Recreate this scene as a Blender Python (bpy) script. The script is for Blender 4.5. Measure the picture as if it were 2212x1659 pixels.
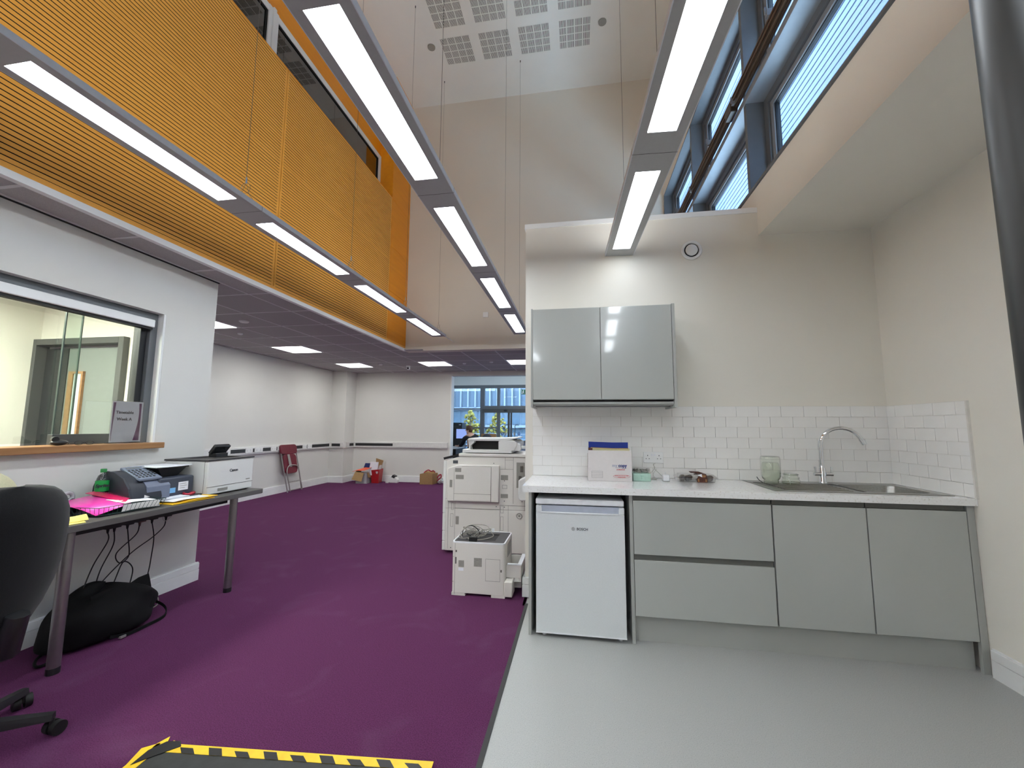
import bpy, bmesh, math, random
from mathutils import Vector, Matrix
random.seed(7)
PI = math.pi
scene = bpy.context.scene
COL = scene.collection
for o in list(bpy.data.objects):
    bpy.data.objects.remove(o, do_unlink=True)

# ------------------------------------------------------------------ camera
cam_d = bpy.data.cameras.new('camera')
cam_d.sensor_fit = 'HORIZONTAL'
cam_d.sensor_width = 36.0
cam_d.lens = 36.0 * 878.5 / 2212.0
cam_d.clip_start = 0.05
cam_d.clip_end = 200
cam = bpy.data.objects.new('camera', cam_d)
COL.objects.link(cam)
scene.camera = cam
yaw, pitch, roll = -0.16116066, 0.10446325, 0.00557672


def cam_rows(a, b, c):
    ca, sa, cb, sb, cc, sc = math.cos(a), math.sin(a), math.cos(b), math.sin(b), math.cos(c), math.sin(c)
    B = Matrix(((1, 0, 0), (0, 0, -1), (0, 1, 0)))
    Ry = Matrix(((ca, 0, -sa), (0, 1, 0), (sa, 0, ca)))
    Rx = Matrix(((1, 0, 0), (0, cb, sb), (0, -sb, cb)))
    Rz = Matrix(((cc, -sc, 0), (sc, cc, 0), (0, 0, 1)))
    return Rz @ Rx @ Ry @ B


_R = cam_rows(yaw, pitch, roll)                 # world -> (right, down, forward)
_W = _R.transposed()                            # columns are the camera axes in the world
cm = Matrix((( _W[0][0], -_W[0][1], -_W[0][2], 0), (_W[1][0], -_W[1][1], -_W[1][2], 0), (_W[2][0], -_W[2][1], -_W[2][2], 1.30), (0, 0, 0, 1)))
cam.matrix_world = cm

# ------------------------------------------------------------------ world, exposure
EXPOSURE = 0.0
SKY = 17.0
LED = 23.0
UP = 10.0  # strength of the added uplights
PANEL = 18.0
RECEP = 150.0  # strength of the added reception panel
scene.view_settings.view_transform = 'Standard'
scene.view_settings.look = 'None'
scene.view_settings.gamma = 1.0
scene.view_settings.use_curve_mapping = False
scene.view_settings.exposure = EXPOSURE
scene.cycles.transparent_max_bounces = 24
scene.cycles.max_bounces = 10
world = bpy.data.worlds.new('overcast_sky')
scene.world = world
world.use_nodes = True
wn = world.node_tree
bg = wn.nodes['Background']
bg.inputs['Strength'].default_value = SKY
tc = wn.nodes.new('ShaderNodeTexCoord')
sx = wn.nodes.new('ShaderNodeSeparateXYZ')
rp = wn.nodes.new('ShaderNodeValToRGB')
rp.color_ramp.elements[0].position = 0.0
rp.color_ramp.elements[0].color = (0.62, 0.80, 1.0, 1)
rp.color_ramp.elements[1].position = 0.9
rp.color_ramp.elements[1].color = (0.46, 0.68, 1.0, 1)
wn.links.new(tc.outputs['Generated'], sx.inputs[0])
wn.links.new(sx.outputs['Z'], rp.inputs['Fac'])
wn.links.new(rp.outputs['Color'], bg.inputs['Color'])


# ------------------------------------------------------------------ materials
def lin(c):
    r = []
    for v in c:
        v /= 255.0
        r.append(v / 12.92 if v <= 0.04045 else ((v + 0.055) / 1.055) ** 2.4)
    return (*r, 1.0)


def mat(name, rgb, rough=0.5, metal=0.0, noise=(30, 0.04), bump=None, coat=0.0, spec=0.5, sheen=0.0):
    m = bpy.data.materials.new(name)
    m.use_nodes = True
    nt = m.node_tree
    b = nt.nodes['Principled BSDF']
    c = lin(rgb)
    b.inputs['Roughness'].default_value = rough
    b.inputs['Metallic'].default_value = metal
    b.inputs['Specular IOR Level'].default_value = spec
    if coat:
        b.inputs['Coat Weight'].default_value = coat
        b.inputs['Coat Roughness'].default_value = 0.06
    if sheen:
        b.inputs['Sheen Weight'].default_value = sheen
    tcn = nt.nodes.new('ShaderNodeTexCoord')
    if noise:
        n = nt.nodes.new('ShaderNodeTexNoise')
        n.inputs['Scale'].default_value = noise[0]
        n.inputs['Detail'].default_value = 3
        r = nt.nodes.new('ShaderNodeValToRGB')
        a = noise[1]
        r.color_ramp.elements[0].position = 0.3
        r.color_ramp.elements[1].position = 0.7
        r.color_ramp.elements[0].color = tuple(max(0, x * (1 - a)) for x in c[:3]) + (1,)
        r.color_ramp.elements[1].color = tuple(min(1, x * (1 + a)) for x in c[:3]) + (1,)
        nt.links.new(tcn.outputs['Object'], n.inputs['Vector'])
        nt.links.new(n.outputs['Fac'], r.inputs['Fac'])
        nt.links.new(r.outputs['Color'], b.inputs['Base Color'])
    else:
        b.inputs['Base Color'].default_value = c
    if bump:
        n2 = nt.nodes.new('ShaderNodeTexNoise')
        n2.inputs['Scale'].default_value = bump[0]
        n2.inputs['Detail'].default_value = 2
        bp = nt.nodes.new('ShaderNodeBump')
        bp.inputs['Strength'].default_value = bump[1]
        bp.inputs['Distance'].default_value = 0.002
        nt.links.new(tcn.outputs['Object'], n2.inputs['Vector'])
        nt.links.new(n2.outputs['Fac'], bp.inputs['Height'])
        nt.links.new(bp.outputs['Normal'], b.inputs['Normal'])
    return m


def emit(name, rgb, strength):
    m = bpy.data.materials.new(name)
    m.use_nodes = True
    nt = m.node_tree
    nt.nodes.remove(nt.nodes['Principled BSDF'])
    e = nt.nodes.new('ShaderNodeEmission')
    e.inputs['Color'].default_value = lin(rgb)
    e.inputs['Strength'].default_value = strength
    nt.links.new(e.outputs[0], nt.nodes['Material Output'].inputs[0])
    return m


def glass(name, tint=(255, 255, 255), refl=0.08, rough=0.0, wave=False):
    """thin pane: mostly see-through, a little mirror"""
    m = bpy.data.materials.new(name)
    m.use_nodes = True
    nt = m.node_tree
    nt.nodes.remove(nt.nodes['Principled BSDF'])
    t = nt.nodes.new('ShaderNodeBsdfTransparent')
    t.inputs['Color'].default_value = lin(tint)
    g = nt.nodes.new('ShaderNodeBsdfGlossy')
    g.inputs['Roughness'].default_value = rough
    mx = nt.nodes.new('ShaderNodeMixShader')
    fr = nt.nodes.new('ShaderNodeFresnel')
    fr.inputs['IOR'].default_value = 1.45
    ad = nt.nodes.new('ShaderNodeMath')
    ad.operation = 'MULTIPLY'
    ad.inputs[1].default_value = refl / 0.034
    ad.use_clamp = True
    # the pane's far side adds no second mirror
    ge = nt.nodes.new('ShaderNodeNewGeometry')
    iv = nt.nodes.new('ShaderNodeMath'); iv.operation = 'SUBTRACT'; iv.inputs[0].default_value = 1.0
    mu = nt.nodes.new('ShaderNodeMath'); mu.operation = 'MULTIPLY'
    nt.links.new(ge.outputs['Backfacing'], iv.inputs[1])
    nt.links.new(fr.outputs[0], ad.inputs[0])
    nt.links.new(ad.outputs[0], mu.inputs[0]); nt.links.new(iv.outputs[0], mu.inputs[1])
    nt.links.new(mu.outputs[0], mx.inputs[0])
    nt.links.new(t.outputs[0], mx.inputs[1])
    nt.links.new(g.outputs[0], mx.inputs[2])
    nt.links.new(mx.outputs[0], nt.nodes['Material Output'].inputs[0])
    return m


def carpet_mat():
    m = mat('carpet_pile', (88, 44, 80), 0.95, noise=None, spec=0.1)
    nt = m.node_tree
    b = nt.nodes['Principled BSDF']
    tcn = nt.nodes['Texture Coordinate']
    b.inputs['Sheen Weight'].default_value = 0.14; b.inputs['Sheen Roughness'].default_value = 0.6; b.inputs['Sheen Tint'].default_value = lin((190, 130, 180))
    n = nt.nodes.new('ShaderNodeTexNoise'); n.inputs['Scale'].default_value = 220; n.inputs['Detail'].default_value = 4
    r = nt.nodes.new('ShaderNodeValToRGB')
    r.color_ramp.elements[0].position = 0.32; r.color_ramp.elements[1].position = 0.68
    r.color_ramp.elements[0].color = lin((62, 24, 54)); r.color_ramp.elements[1].color = lin((96, 46, 86))
    n3 = nt.nodes.new('ShaderNodeTexNoise'); n3.inputs['Scale'].default_value = 2.3; n3.inputs['Detail'].default_value = 5; n3.inputs['Distortion'].default_value = 1.2
    r3 = nt.nodes.new('ShaderNodeValToRGB')
    r3.color_ramp.elements[0].position = 0.55; r3.color_ramp.elements[1].position = 0.8
    r3.color_ramp.elements[0].color = (0, 0, 0, 1); r3.color_ramp.elements[1].color = (0.5, 0.5, 0.5, 1)
    mx = nt.nodes.new('ShaderNodeMixRGB'); mx.inputs['Color2'].default_value = lin((98, 66, 94))
    nt.links.new(tcn.outputs['Object'], n.inputs['Vector']); nt.links.new(tcn.outputs['Object'], n3.inputs['Vector'])
    nt.links.new(n.outputs['Fac'], r.inputs['Fac']); nt.links.new(n3.outputs['Fac'], r3.inputs['Fac'])
    nt.links.new(r3.outputs['Color'], mx.inputs['Fac']); nt.links.new(r.outputs['Color'], mx.inputs['Color1'])
    nt.links.new(mx.outputs['Color'], b.inputs['Base Color'])
    bp = nt.nodes.new('ShaderNodeBump'); bp.inputs['Strength'].default_value = 0.7; bp.inputs['Distance'].default_value = 0.004
    nt.links.new(n.outputs['Fac'], bp.inputs['Height']); nt.links.new(bp.outputs['Normal'], b.inputs['Normal'])
    return m


def speckle(name, base, dark, light, scale, rough, coat=0.0):
    m = mat(name, base, rough, noise=None, coat=coat)
    nt = m.node_tree
    b = nt.nodes['Principled BSDF']
    tcn = nt.nodes['Texture Coordinate']
    n = nt.nodes.new('ShaderNodeTexNoise'); n.inputs['Scale'].default_value = scale; n.inputs['Detail'].default_value = 2
    r = nt.nodes.new('ShaderNodeValToRGB')
    e = r.color_ramp.elements
    e[0].position = 0.30; e[0].color = lin(dark)
    e[1].position = 0.72; e[1].color = lin(light)
    k = e.new(0.42); k.color = lin(base)
    k = e.new(0.62); k.color = lin(base)
    nt.links.new(tcn.outputs['Object'], n.inputs['Vector']); nt.links.new(n.outputs['Fac'], r.inputs['Fac'])
    nt.links.new(r.outputs['Color'], b.inputs['Base Color'])
    return m


def wood_mat(name, a, b_, scale, axis='Y', rough=0.4):
    m = mat(name, a, rough, noise=None)
    nt = m.node_tree
    b = nt.nodes['Principled BSDF']
    tcn = nt.nodes['Texture Coordinate']
    mp = nt.nodes.new('ShaderNodeMapping')
    s = [scale, scale, scale]
    s['XYZ'.index(axis)] = scale * 0.06
    mp.inputs['Scale'].default_value = s
    n = nt.nodes.new('ShaderNodeTexNoise'); n.inputs['Scale'].default_value = 1; n.inputs['Detail'].default_value = 4
    r = nt.nodes.new('ShaderNodeValToRGB')
    r.color_ramp.elements[0].position = 0.3; r.color_ramp.elements[1].position = 0.7
    r.color_ramp.elements[0].color = lin(a); r.color_ramp.elements[1].color = lin(b_)
    nt.links.new(tcn.outputs['Object'], mp.inputs['Vector']); nt.links.new(mp.outputs[0], n.inputs['Vector'])
    nt.links.new(n.outputs['Fac'], r.inputs['Fac']); nt.links.new(r.outputs['Color'], b.inputs['Base Color'])
    return m


M = {}
M['wall'] = mat('wall_paint', (234, 230, 220), 0.8, noise=(2, 0.015), bump=(300, 0.05))
M['wallw'] = mat('wall_paint_white', (220, 219, 214), 0.7, noise=(2, 0.015), bump=(300, 0.05))
M['trimw'] = mat('white_gloss_trim', (238, 239, 238), 0.35, noise=(4, 0.02))
M['wallf'] = mat('far_wall_paint', (222, 216, 204), 0.8, noise=(2, 0.015), bump=(300, 0.05))
M['spk'] = mat('speaker_grille', (150, 147, 138), 0.8)
M['ceil'] = mat('ceiling_paint', (226, 224, 216), 0.9, noise=(3, 0.015))
M['ctile'] = mat('ceiling_tile', (170, 167, 168), 0.95, noise=(160, 0.10))
M['cgrid'] = mat('ceiling_grid_metal', (205, 204, 206), 0.5)
M['carpet'] = carpet_mat()
M['vinyl'] = speckle('vinyl_floor', (168, 169, 167), (140, 141, 140), (190, 191, 188), 260, 0.42)
M['strip'] = mat('threshold_rubber', (46, 48, 46), 0.6)
M['orange'] = wood_mat('orange_veneer', (250, 180, 76), (242, 170, 68), 22, 'Y', 0.45)
M['orangep'] = wood_mat('orange_veneer_plain', (250, 160, 24), (242, 152, 20), 22, 'Y', 0.45)
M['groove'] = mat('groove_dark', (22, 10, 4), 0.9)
M['lum'] = mat('luminaire_silver', (172, 172, 172), 0.45, metal=0.0, noise=(60, 0.02))
M['lumside'] = mat('luminaire_side_daylit', (216, 220, 226), 0.4, noise=(60, 0.02))  # lighter, bluer copy of the body colour: window light painted on the sides
M['led'] = emit('luminaire_diffuser', (240, 248, 255), LED)
M['ledr'] = emit('luminaire_diffuser_end', (240, 248, 255), LED * 0.5)
M['added_uplight'] = emit('added_uplight_glow', (248, 250, 250), UP)  # for uplights added to the lamps to fill the upper void
M['recep'] = emit('reception_fill_panel', (255, 252, 238), RECEP)  # emission of the added, unseen reception panel
M['panel'] = emit('panel_diffuser', (255, 255, 252), PANEL)
M['wire'] = mat('steel_wire', (120, 118, 112), 0.4, metal=0.6, noise=None)
M['chrome'] = mat('chrome', (225, 228, 232), 0.08, metal=1.0, noise=None)
M['steel'] = mat('brushed_steel', (150, 150, 146), 0.28, metal=1.0, noise=(80, 0.08))
M['unit'] = mat('gloss_grey_door', (176, 179, 175), 0.18, noise=(3, 0.01), coat=0.8)
M['unitm'] = mat('grey_carcass', (170, 172, 168), 0.4, noise=(3, 0.01))
M['unitd'] = mat('dark_recess', (95, 96, 92), 0.5)
M['black'] = mat('matt_black', (20, 20, 20), 0.6)
M['dark'] = mat('interior_dark', (10, 11, 10), 0.8)
M['worktop'] = speckle('quartz_worktop', (243, 243, 242), (222, 219, 213), (248, 248, 247), 90, 0.16, 0.5)
M['tile'] = mat('white_ceramic_tile', (246, 245, 242), 0.15, noise=(4, 0.02), coat=0.6)
M['grout'] = mat('grout', (222, 219, 212), 0.9)
M['fridge'] = mat('fridge_enamel', (218, 222, 224), 0.35, noise=(120, 0.02))
M['fridgew'] = mat('fridge_white_plastic', (232, 234, 238), 0.3)
M['handle'] = mat('fridge_handle_grey', (176, 182, 196), 0.35)
M['ink'] = mat('printed_ink', (70, 75, 82), 0.6, noise=None)
M['winframe'] = mat('window_frame_grey', (98, 102, 106), 0.45, noise=(20, 0.03))
M['sash'] = mat('window_sash_grey', (136, 142, 148), 0.4, noise=(20, 0.03))
M['gasket'] = mat('rubber_gasket', (14, 15, 18), 0.6, noise=None)
M['glass'] = glass('clear_glass', (236, 244, 248), 0.05)
M['glassdark'] = glass('office_glass', (120, 130, 130), 0.10)
M['hatch'] = glass('hatch_glass', (240, 246, 243), 0.09)
M['gear'] = mat('window_gear_bronze', (72, 62, 54), 0.4, metal=0.3)
M['gear2'] = mat('window_gear_rod', (120, 104, 86), 0.3, metal=0.7)
M['column'] = mat('column_gloss_paint', (22, 25, 24), 0.38, noise=(6, 0.06), coat=0.0)
M['desk'] = mat('desk_top_graphite', (72, 69, 68), 0.45, noise=(160, 0.12))
M['deskedge'] = mat('desk_edge_grey', (92, 89, 88), 0.4)
M['leg'] = mat('desk_leg_metal', (150, 147, 147), 0.3, metal=0.85)
M['oak'] = wood_mat('oak_sill', (168, 126, 84), (140, 98, 60), 30, 'Y', 0.35)
M['doorframe'] = mat('door_frame_grey', (72, 74, 74), 0.5)
M['doorleaf'] = mat('door_leaf_with_reflection', (120, 126, 124), 0.45)  # lighter than the dark grey door: hatch glass reflections are in the colour
M['doordark'] = mat('door_dark', (34, 37, 40), 0.5)
M['prnw'] = mat('printer_white', (228, 228, 225), 0.45, noise=(200, 0.02))
M['prng'] = mat('copier_grey', (224, 220, 214), 0.5, noise=(200, 0.02))
M['prnl'] = mat('copier_label', (150, 147, 140), 0.6, noise=(400, 0.35))
M['prns'] = mat('copier_seam', (92, 88, 82), 0.7, noise=None)
M['prnb'] = mat('printer_black', (30, 30, 32), 0.35)
M['prntop'] = mat('printer_graphite_top', (62, 60, 62), 0.45)
M['fabric'] = mat('black_fabric', (22, 22, 24), 0.95, noise=(500, 0.3), bump=(700, 0.5), sheen=0.2, spec=0.15)
M['plastic'] = mat('black_plastic', (36, 36, 38), 0.4)
M['cream'] = mat('cream_fabric', (206, 203, 168), 0.9, noise=(200, 0.08), bump=(300, 0.3))
M['bag'] = mat('bag_nylon', (16, 16, 17), 0.75, noise=(12, 0.3), bump=(25, 0.6), spec=0.2)
M['cable'] = mat('black_cable', (22, 22, 22), 0.5, noise=None)
M['cablew'] = mat('white_cable', (190, 188, 180), 0.5, noise=None)
M['cableg'] = mat('grey_cable', (150, 146, 138), 0.45, noise=None)
M['paper'] = mat('white_paper', (236, 238, 244), 0.7, noise=(30, 0.03))
M['paper2'] = mat('grey_paper', (196, 194, 192), 0.7, noise=(30, 0.03))
M['pink'] = mat('pink_folder', (236, 60, 170), 0.2, noise=(8, 0.06), coat=0.6)
M['pinkd'] = mat('crimson_folder', (214, 30, 96), 0.2, noise=(8, 0.1), coat=0.6)
M['yellow'] = mat('yellow_card', (240, 190, 40), 0.5)
M['note'] = mat('yellow_note', (244, 224, 120), 0.7)
M['basket'] = mat('green_wire', (22, 50, 46), 0.4)
M['meter'] = mat('slate_blue_plastic', (62, 68, 82), 0.45, noise=(300, 0.04))
M['meterd'] = mat('slate_dark_plastic', (40, 44, 54), 0.5)
M['meterl'] = mat('slate_light_plastic', (112, 120, 140), 0.4)
M['lcd'] = mat('grey_display', (104, 108, 112), 0.3)
M['bluelabel'] = mat('blue_label', (120, 180, 225), 0.5)
M['green'] = mat('green_cap', (40, 130, 66), 0.4)
M['greenl'] = mat('green_label', (30, 160, 74), 0.45)
M['bottle'] = glass('bottle_plastic', (246, 250, 248), 0.10, 0.05)
M['jar'] = glass('jar_glass', (248, 251, 246), 0.12, 0.02)
M['jarbase'] = glass('jar_thick_glass', (226, 232, 222), 0.12, 0.02)
M['purple'] = mat('purple_print', (112, 28, 100), 0.6, noise=None)
M['inkb'] = mat('black_ink', (40, 36, 50), 0.6, noise=None)
M['navy'] = mat('navy_ink', (32, 52, 112), 0.6, noise=None)
M['redink'] = mat('red_ink', (190, 52, 60), 0.6, noise=None)
M['outline'] = mat('outline_ink', (150, 156, 176), 0.6, noise=None)
M['boxw'] = mat('white_card_box', (214, 208, 206), 0.65, noise=(30, 0.02))
M['blue'] = mat('blue_card', (24, 54, 150), 0.4, noise=(20, 0.05))
M['mint'] = mat('mint_card', (176, 208, 194), 0.6, noise=(60, 0.06))
M['tissue'] = mat('tissue_paper', (206, 206, 198), 0.8)
M['clearp'] = glass('clear_plastic', (238, 238, 237), 0.22, 0.08)
M['cake'] = mat('chocolate_cake', (52, 38, 36), 0.8, bump=(120, 0.6))
M['choc'] = mat('brown_printed_card', (84, 44, 34), 0.5, noise=(90, 0.6))
M['chocl'] = mat('tan_printed_card', (150, 108, 66), 0.5, noise=(90, 0.3))
M['maroon'] = mat('maroon_vinyl', (112, 22, 44), 0.35, noise=(20, 0.06), coat=0.2)
M['tube'] = mat('grey_tube', (176, 172, 168), 0.35, metal=0.5)
M['kraft'] = mat('kraft_card', (158, 124, 84), 0.8, noise=(60, 0.06))
M['buff'] = mat('buff_card', (206, 198, 150), 0.7)
M['kraftl'] = mat('kraft_light', (196, 164, 112), 0.8, noise=(60, 0.06))
M['greybox'] = mat('grey_card', (178, 176, 180), 0.7)
M['red'] = mat('red_plastic', (168, 22, 30), 0.4)
M['coral'] = mat('coral_folder', (240, 108, 78), 0.5)
M['trunk'] = mat('trunking_white', (222, 221, 218), 0.4)
M['trunkb'] = mat('trunking_black_insert', (38, 38, 40), 0.5)
M['skin'] = mat('skin', (206, 160, 136), 0.55, noise=(30, 0.05))
M['hair'] = mat('brown_hair', (88, 62, 40), 0.7, noise=(60, 0.3), bump=(90, 0.8))
M['suit'] = mat('dark_suit', (24, 26, 34), 0.85)
M['screen'] = emit('monitor_screen', (150, 175, 245), 1.0)
M['screenoff'] = mat('dark_screen', (36, 38, 42), 0.2, coat=0.4)
M['foil'] = mat('pink_red_foil', (170, 40, 60), 0.35, noise=(50, 0.7))
M['tapey'] = mat('hazard_yellow', (238, 196, 40), 0.45, noise=(30, 0.08))
M['tapeb'] = mat('hazard_black', (26, 26, 28), 0.4)
M['matt'] = mat('black_board', (44, 46, 46), 0.55, noise=(25, 0.15), bump=(60, 0.3))
M['clad'] = mat('outside_cladding', (90, 98, 118), 0.6, noise=(12, 0.05))
M['cladd'] = mat('outside_cladding_joint', (80, 90, 108), 0.6)
M['bldg'] = mat('outside_building_blue', (86, 98, 110), 0.6, noise=(1.5, 0.08))
M['bldgw'] = mat('outside_white_frame', (124, 130, 138), 0.5)
M['bldgg'] = mat('outside_window_dark', (72, 88, 100), 0.3, noise=(3, 0.2))
M['leaf'] = mat('autumn_leaves', (120, 104, 34), 0.8, noise=(4, 0.5))
M['leaf2'] = mat('green_leaves', (50, 66, 36), 0.8, noise=(4, 0.5))
M['bark'] = mat('bark', (90, 76, 62), 0.9)
M['pave'] = mat('outside_paving', (110, 112, 116), 0.8)
M['exit'] = mat('exit_green', (20, 96, 72), 0.4)
M['bluesign'] = mat('blue_sticker', (40, 90, 150), 0.5)
M['grille'] = mat('dark_slot', (56, 53, 47), 0.9, noise=None)


# ------------------------------------------------------------------ mesh builder
class MB:
    def __init__(s):
        s.v, s.f, s.m = [], [], []
        s.mi = 0

    def add(s, vs, fs):
        n = len(s.v)
        s.v += [tuple(p) for p in vs]
        for f in fs:
            s.f.append(tuple(i + n for i in f))
            s.m.append(s.mi)
        return s

    def box(s, x0, x1, y0, y1, z0, z1):
        if x0 > x1: x0, x1 = x1, x0
        if y0 > y1: y0, y1 = y1, y0
        if z0 > z1: z0, z1 = z1, z0
        return s.add([(x0, y0, z0), (x1, y0, z0), (x1, y1, z0), (x0, y1, z0), (x0, y0, z1), (x1, y0, z1), (x1, y1, z1), (x0, y1, z1)],
                     [(0, 3, 2, 1), (4, 5, 6, 7), (0, 1, 5, 4), (1, 2, 6, 5), (2, 3, 7, 6), (3, 0, 4, 7)])

    def prism(s, pts, axis, a, b):
        """2-D outline in the two other axes (x->yz, y->xz, z->xy), extruded a..b"""
        n = len(pts)
        def P(p, t):
            return {'x': (t, p[0], p[1]), 'y': (p[0], t, p[1]), 'z': (p[0], p[1], t)}[axis]
        vs = [P(p, a) for p in pts] + [P(p, b) for p in pts]
        fs = [tuple(range(n))[::-1], tuple(range(n, 2 * n))] + [(i, (i + 1) % n, n + (i + 1) % n, n + i) for i in range(n)]
        return s.add(vs, fs)

    def tube(s, path, r, n=8, cap=True):
        path = [Vector(p) for p in path]
        k = len(path)
        rs = r if isinstance(r, (list, tuple)) else [r] * k
        t0 = (path[1] - path[0]).normalized()
        up = Vector((0, 0, 1)) if abs(t0.z) < 0.9 else Vector((1, 0, 0))
        nrm = t0.cross(up).normalized()
        vs, fs = [], []
        for i, p in enumerate(path):
            t = (path[min(i + 1, k - 1)] - path[max(i - 1, 0)])
            if t.length < 1e-9: t = t0.copy()
            t.normalize()
            nrm = (nrm - t * nrm.dot(t))
            if nrm.length < 1e-6: nrm = t.orthogonal()
            nrm.normalize()
            bn = t.cross(nrm)
            for j in range(n):
                a = 2 * PI * j / n
                vs.append(p + (nrm * math.cos(a) + bn * math.sin(a)) * rs[i])
        for i in range(k - 1):
            for j in range(n):
                fs.append((i * n + j, i * n + (j + 1) % n, (i + 1) * n + (j + 1) % n, (i + 1) * n + j))
        if cap:
            fs.append(tuple(range(n))[::-1]); fs.append(tuple(range((k - 1) * n, k * n)))
        return s.add(vs, fs)

    def cyl(s, a, b, r, n=16, r2=None):
        return s.tube([a, b], [r, r if r2 is None else r2], n)

    def lathe(s, prof, c, n=20):
        """profile (radius, z) about a vertical axis through c"""
        vs, fs = [], []
        for r, z in prof:
            for j in range(n):
                a = 2 * PI * j / n
                vs.append((c[0] + r * math.cos(a), c[1] + r * math.sin(a), c[2] + z))
        for i in range(len(prof) - 1):
            for j in range(n):
                fs.append((i * n + j, i * n + (j + 1) % n, (i + 1) * n + (j + 1) % n, (i + 1) * n + j))
        if prof[0][0] > 1e-4: fs.append(tuple(range(n))[::-1])
        if prof[-1][0] > 1e-4: fs.append(tuple(range((len(prof) - 1) * n, len(prof) * n)))
        return s.add(vs, fs)

    def ball(s, c, r, n=12, m=8):
        if not isinstance(r, (tuple, list)): r = (r, r, r)
        vs, fs = [], []
        for i in range(m + 1):
            ph = PI * i / m
            for j in range(n):
                a = 2 * PI * j / n
                vs.append((c[0] + r[0] * math.sin(ph) * math.cos(a), c[1] + r[1] * math.sin(ph) * math.sin(a), c[2] - r[2] * math.cos(ph)))
        for i in range(m):
            for j in range(n):
                fs.append((i * n + j, i * n + (j + 1) % n, (i + 1) * n + (j + 1) % n, (i + 1) * n + j))
        return s.add(vs, fs)

    def sheet(s, grid, th=0.0015):
        """grid[i][j] of points -> thin solid sheet"""
        a, b = len(grid), len(grid[0])
        top = [Vector(p) for row in grid for p in row]
        bot = [p - Vector((0, 0, th)) for p in top]
        N = a * b
        fs = []
        for i in range(a - 1):
            for j in range(b - 1):
                q = (i * b + j, (i + 1) * b + j, (i + 1) * b + j + 1, i * b + j + 1)
                fs.append(q); fs.append(tuple(k + N for k in q[::-1]))
        ring = [j for j in range(b)] + [i * b + b - 1 for i in range(1, a)] + [(a - 1) * b + j for j in range(b - 2, -1, -1)] + [i * b for i in range(a - 2, 0, -1)]
        for k in range(len(ring)):
            p, q = ring[k], ring[(k + 1) % len(ring)]
            fs.append((p, q, q + N, p + N))
        return s.add(top + bot, fs)

    def xf(s, mtx):
        s.v = [tuple(mtx @ Vector(p)) for p in s.v]
        return s


ORG = {}


def empty(name, loc, label=None, cat=None, group=None, kind=None):
    o = bpy.data.objects.new(name, None)
    o.empty_display_size = 0.1
    COL.objects.link(o)
    o.location = loc
    ORG[o] = Vector(loc)
    tag(o, label, cat, group, kind)
    return o


def tag(o, label=None, cat=None, group=None, kind=None):
    if label: o['label'] = label
    if cat: o['category'] = cat
    if group: o['group'] = group
    if kind: o['kind'] = kind
    return o


def obj(name, mb, material, parent=None, smooth=False, bevel=0.0, label=None, cat=None, group=None, kind=None, seg=2, org=None):
    """mesh given in world coordinates; origin at the parent's base, or at org, or at the bottom centre"""
    if parent is not None:
        o0 = ORG[parent]
    elif org is not None:
        o0 = Vector(org)
    else:
        xs = [p[0] for p in mb.v]; ys = [p[1] for p in mb.v]; zs = [p[2] for p in mb.v]
        o0 = Vector(((min(xs) + max(xs)) / 2, (min(ys) + max(ys)) / 2, min(zs)))
    me = bpy.data.meshes.new(name)
    me.from_pydata([tuple(Vector(p) - o0) for p in mb.v], [], mb.f)
    mats = material if isinstance(material, (list, tuple)) else [material]
    for mm in mats: me.materials.append(mm)
    if len(mats) > 1:
        me.polygons.foreach_set('material_index', mb.m)
    bm = bmesh.new(); bm.from_mesh(me)
    bmesh.ops.recalc_face_normals(bm, faces=bm.faces)
    bm.to_mesh(me); bm.free()
    if smooth:
        for p in me.polygons: p.use_smooth = True
    me.update()
    o = bpy.data.objects.new(name, me)
    COL.objects.link(o)
    if parent is not None:
        o.parent = parent
    else:
        o.location = o0
    ORG[o] = o0
    if bevel:
        md = o.modifiers.new('bevel', 'BEVEL'); md.width = bevel; md.segments = seg; md.limit_method = 'ANGLE'; md.angle_limit = 0.7
        for p in me.polygons: p.use_smooth = True
        try:
            me.set_sharp_from_angle(angle=0.7)
        except Exception:
            pass
    elif smooth:
        try:
            me.set_sharp_from_angle(angle=0.9)
        except Exception:
            pass
    tag(o, label, cat, group, kind)
    return o


def box(name, x0, x1, y0, y1, z0, z1, material, parent=None, **k):
    return obj(name, MB().box(x0, x1, y0, y1, z0, z1), material, parent, **k)


def inst(name, src, parent, loc_world, rotz=0.0):
    """another part sharing src's mesh (mesh centred on its own origin)"""
    o = bpy.data.objects.new(name, src)
    COL.objects.link(o)
    o.parent = parent
    o.location = Vector(loc_world) - ORG[parent]
    o.rotation_euler = (0, 0, rotz)
    ORG[o] = Vector(loc_world)
    return o


def meshonly(name, mb, materials):
    me = bpy.data.meshes.new(name)
    me.from_pydata(mb.v, [], mb.f)
    for mm in (materials if isinstance(materials, (list, tuple)) else [materials]): me.materials.append(mm)
    if isinstance(materials, (list, tuple)): me.polygons.foreach_set('material_index', mb.m)
    bm = bmesh.new(); bm.from_mesh(me); bmesh.ops.recalc_face_normals(bm, faces=bm.faces); bm.to_mesh(me); bm.free()
    return me


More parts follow.
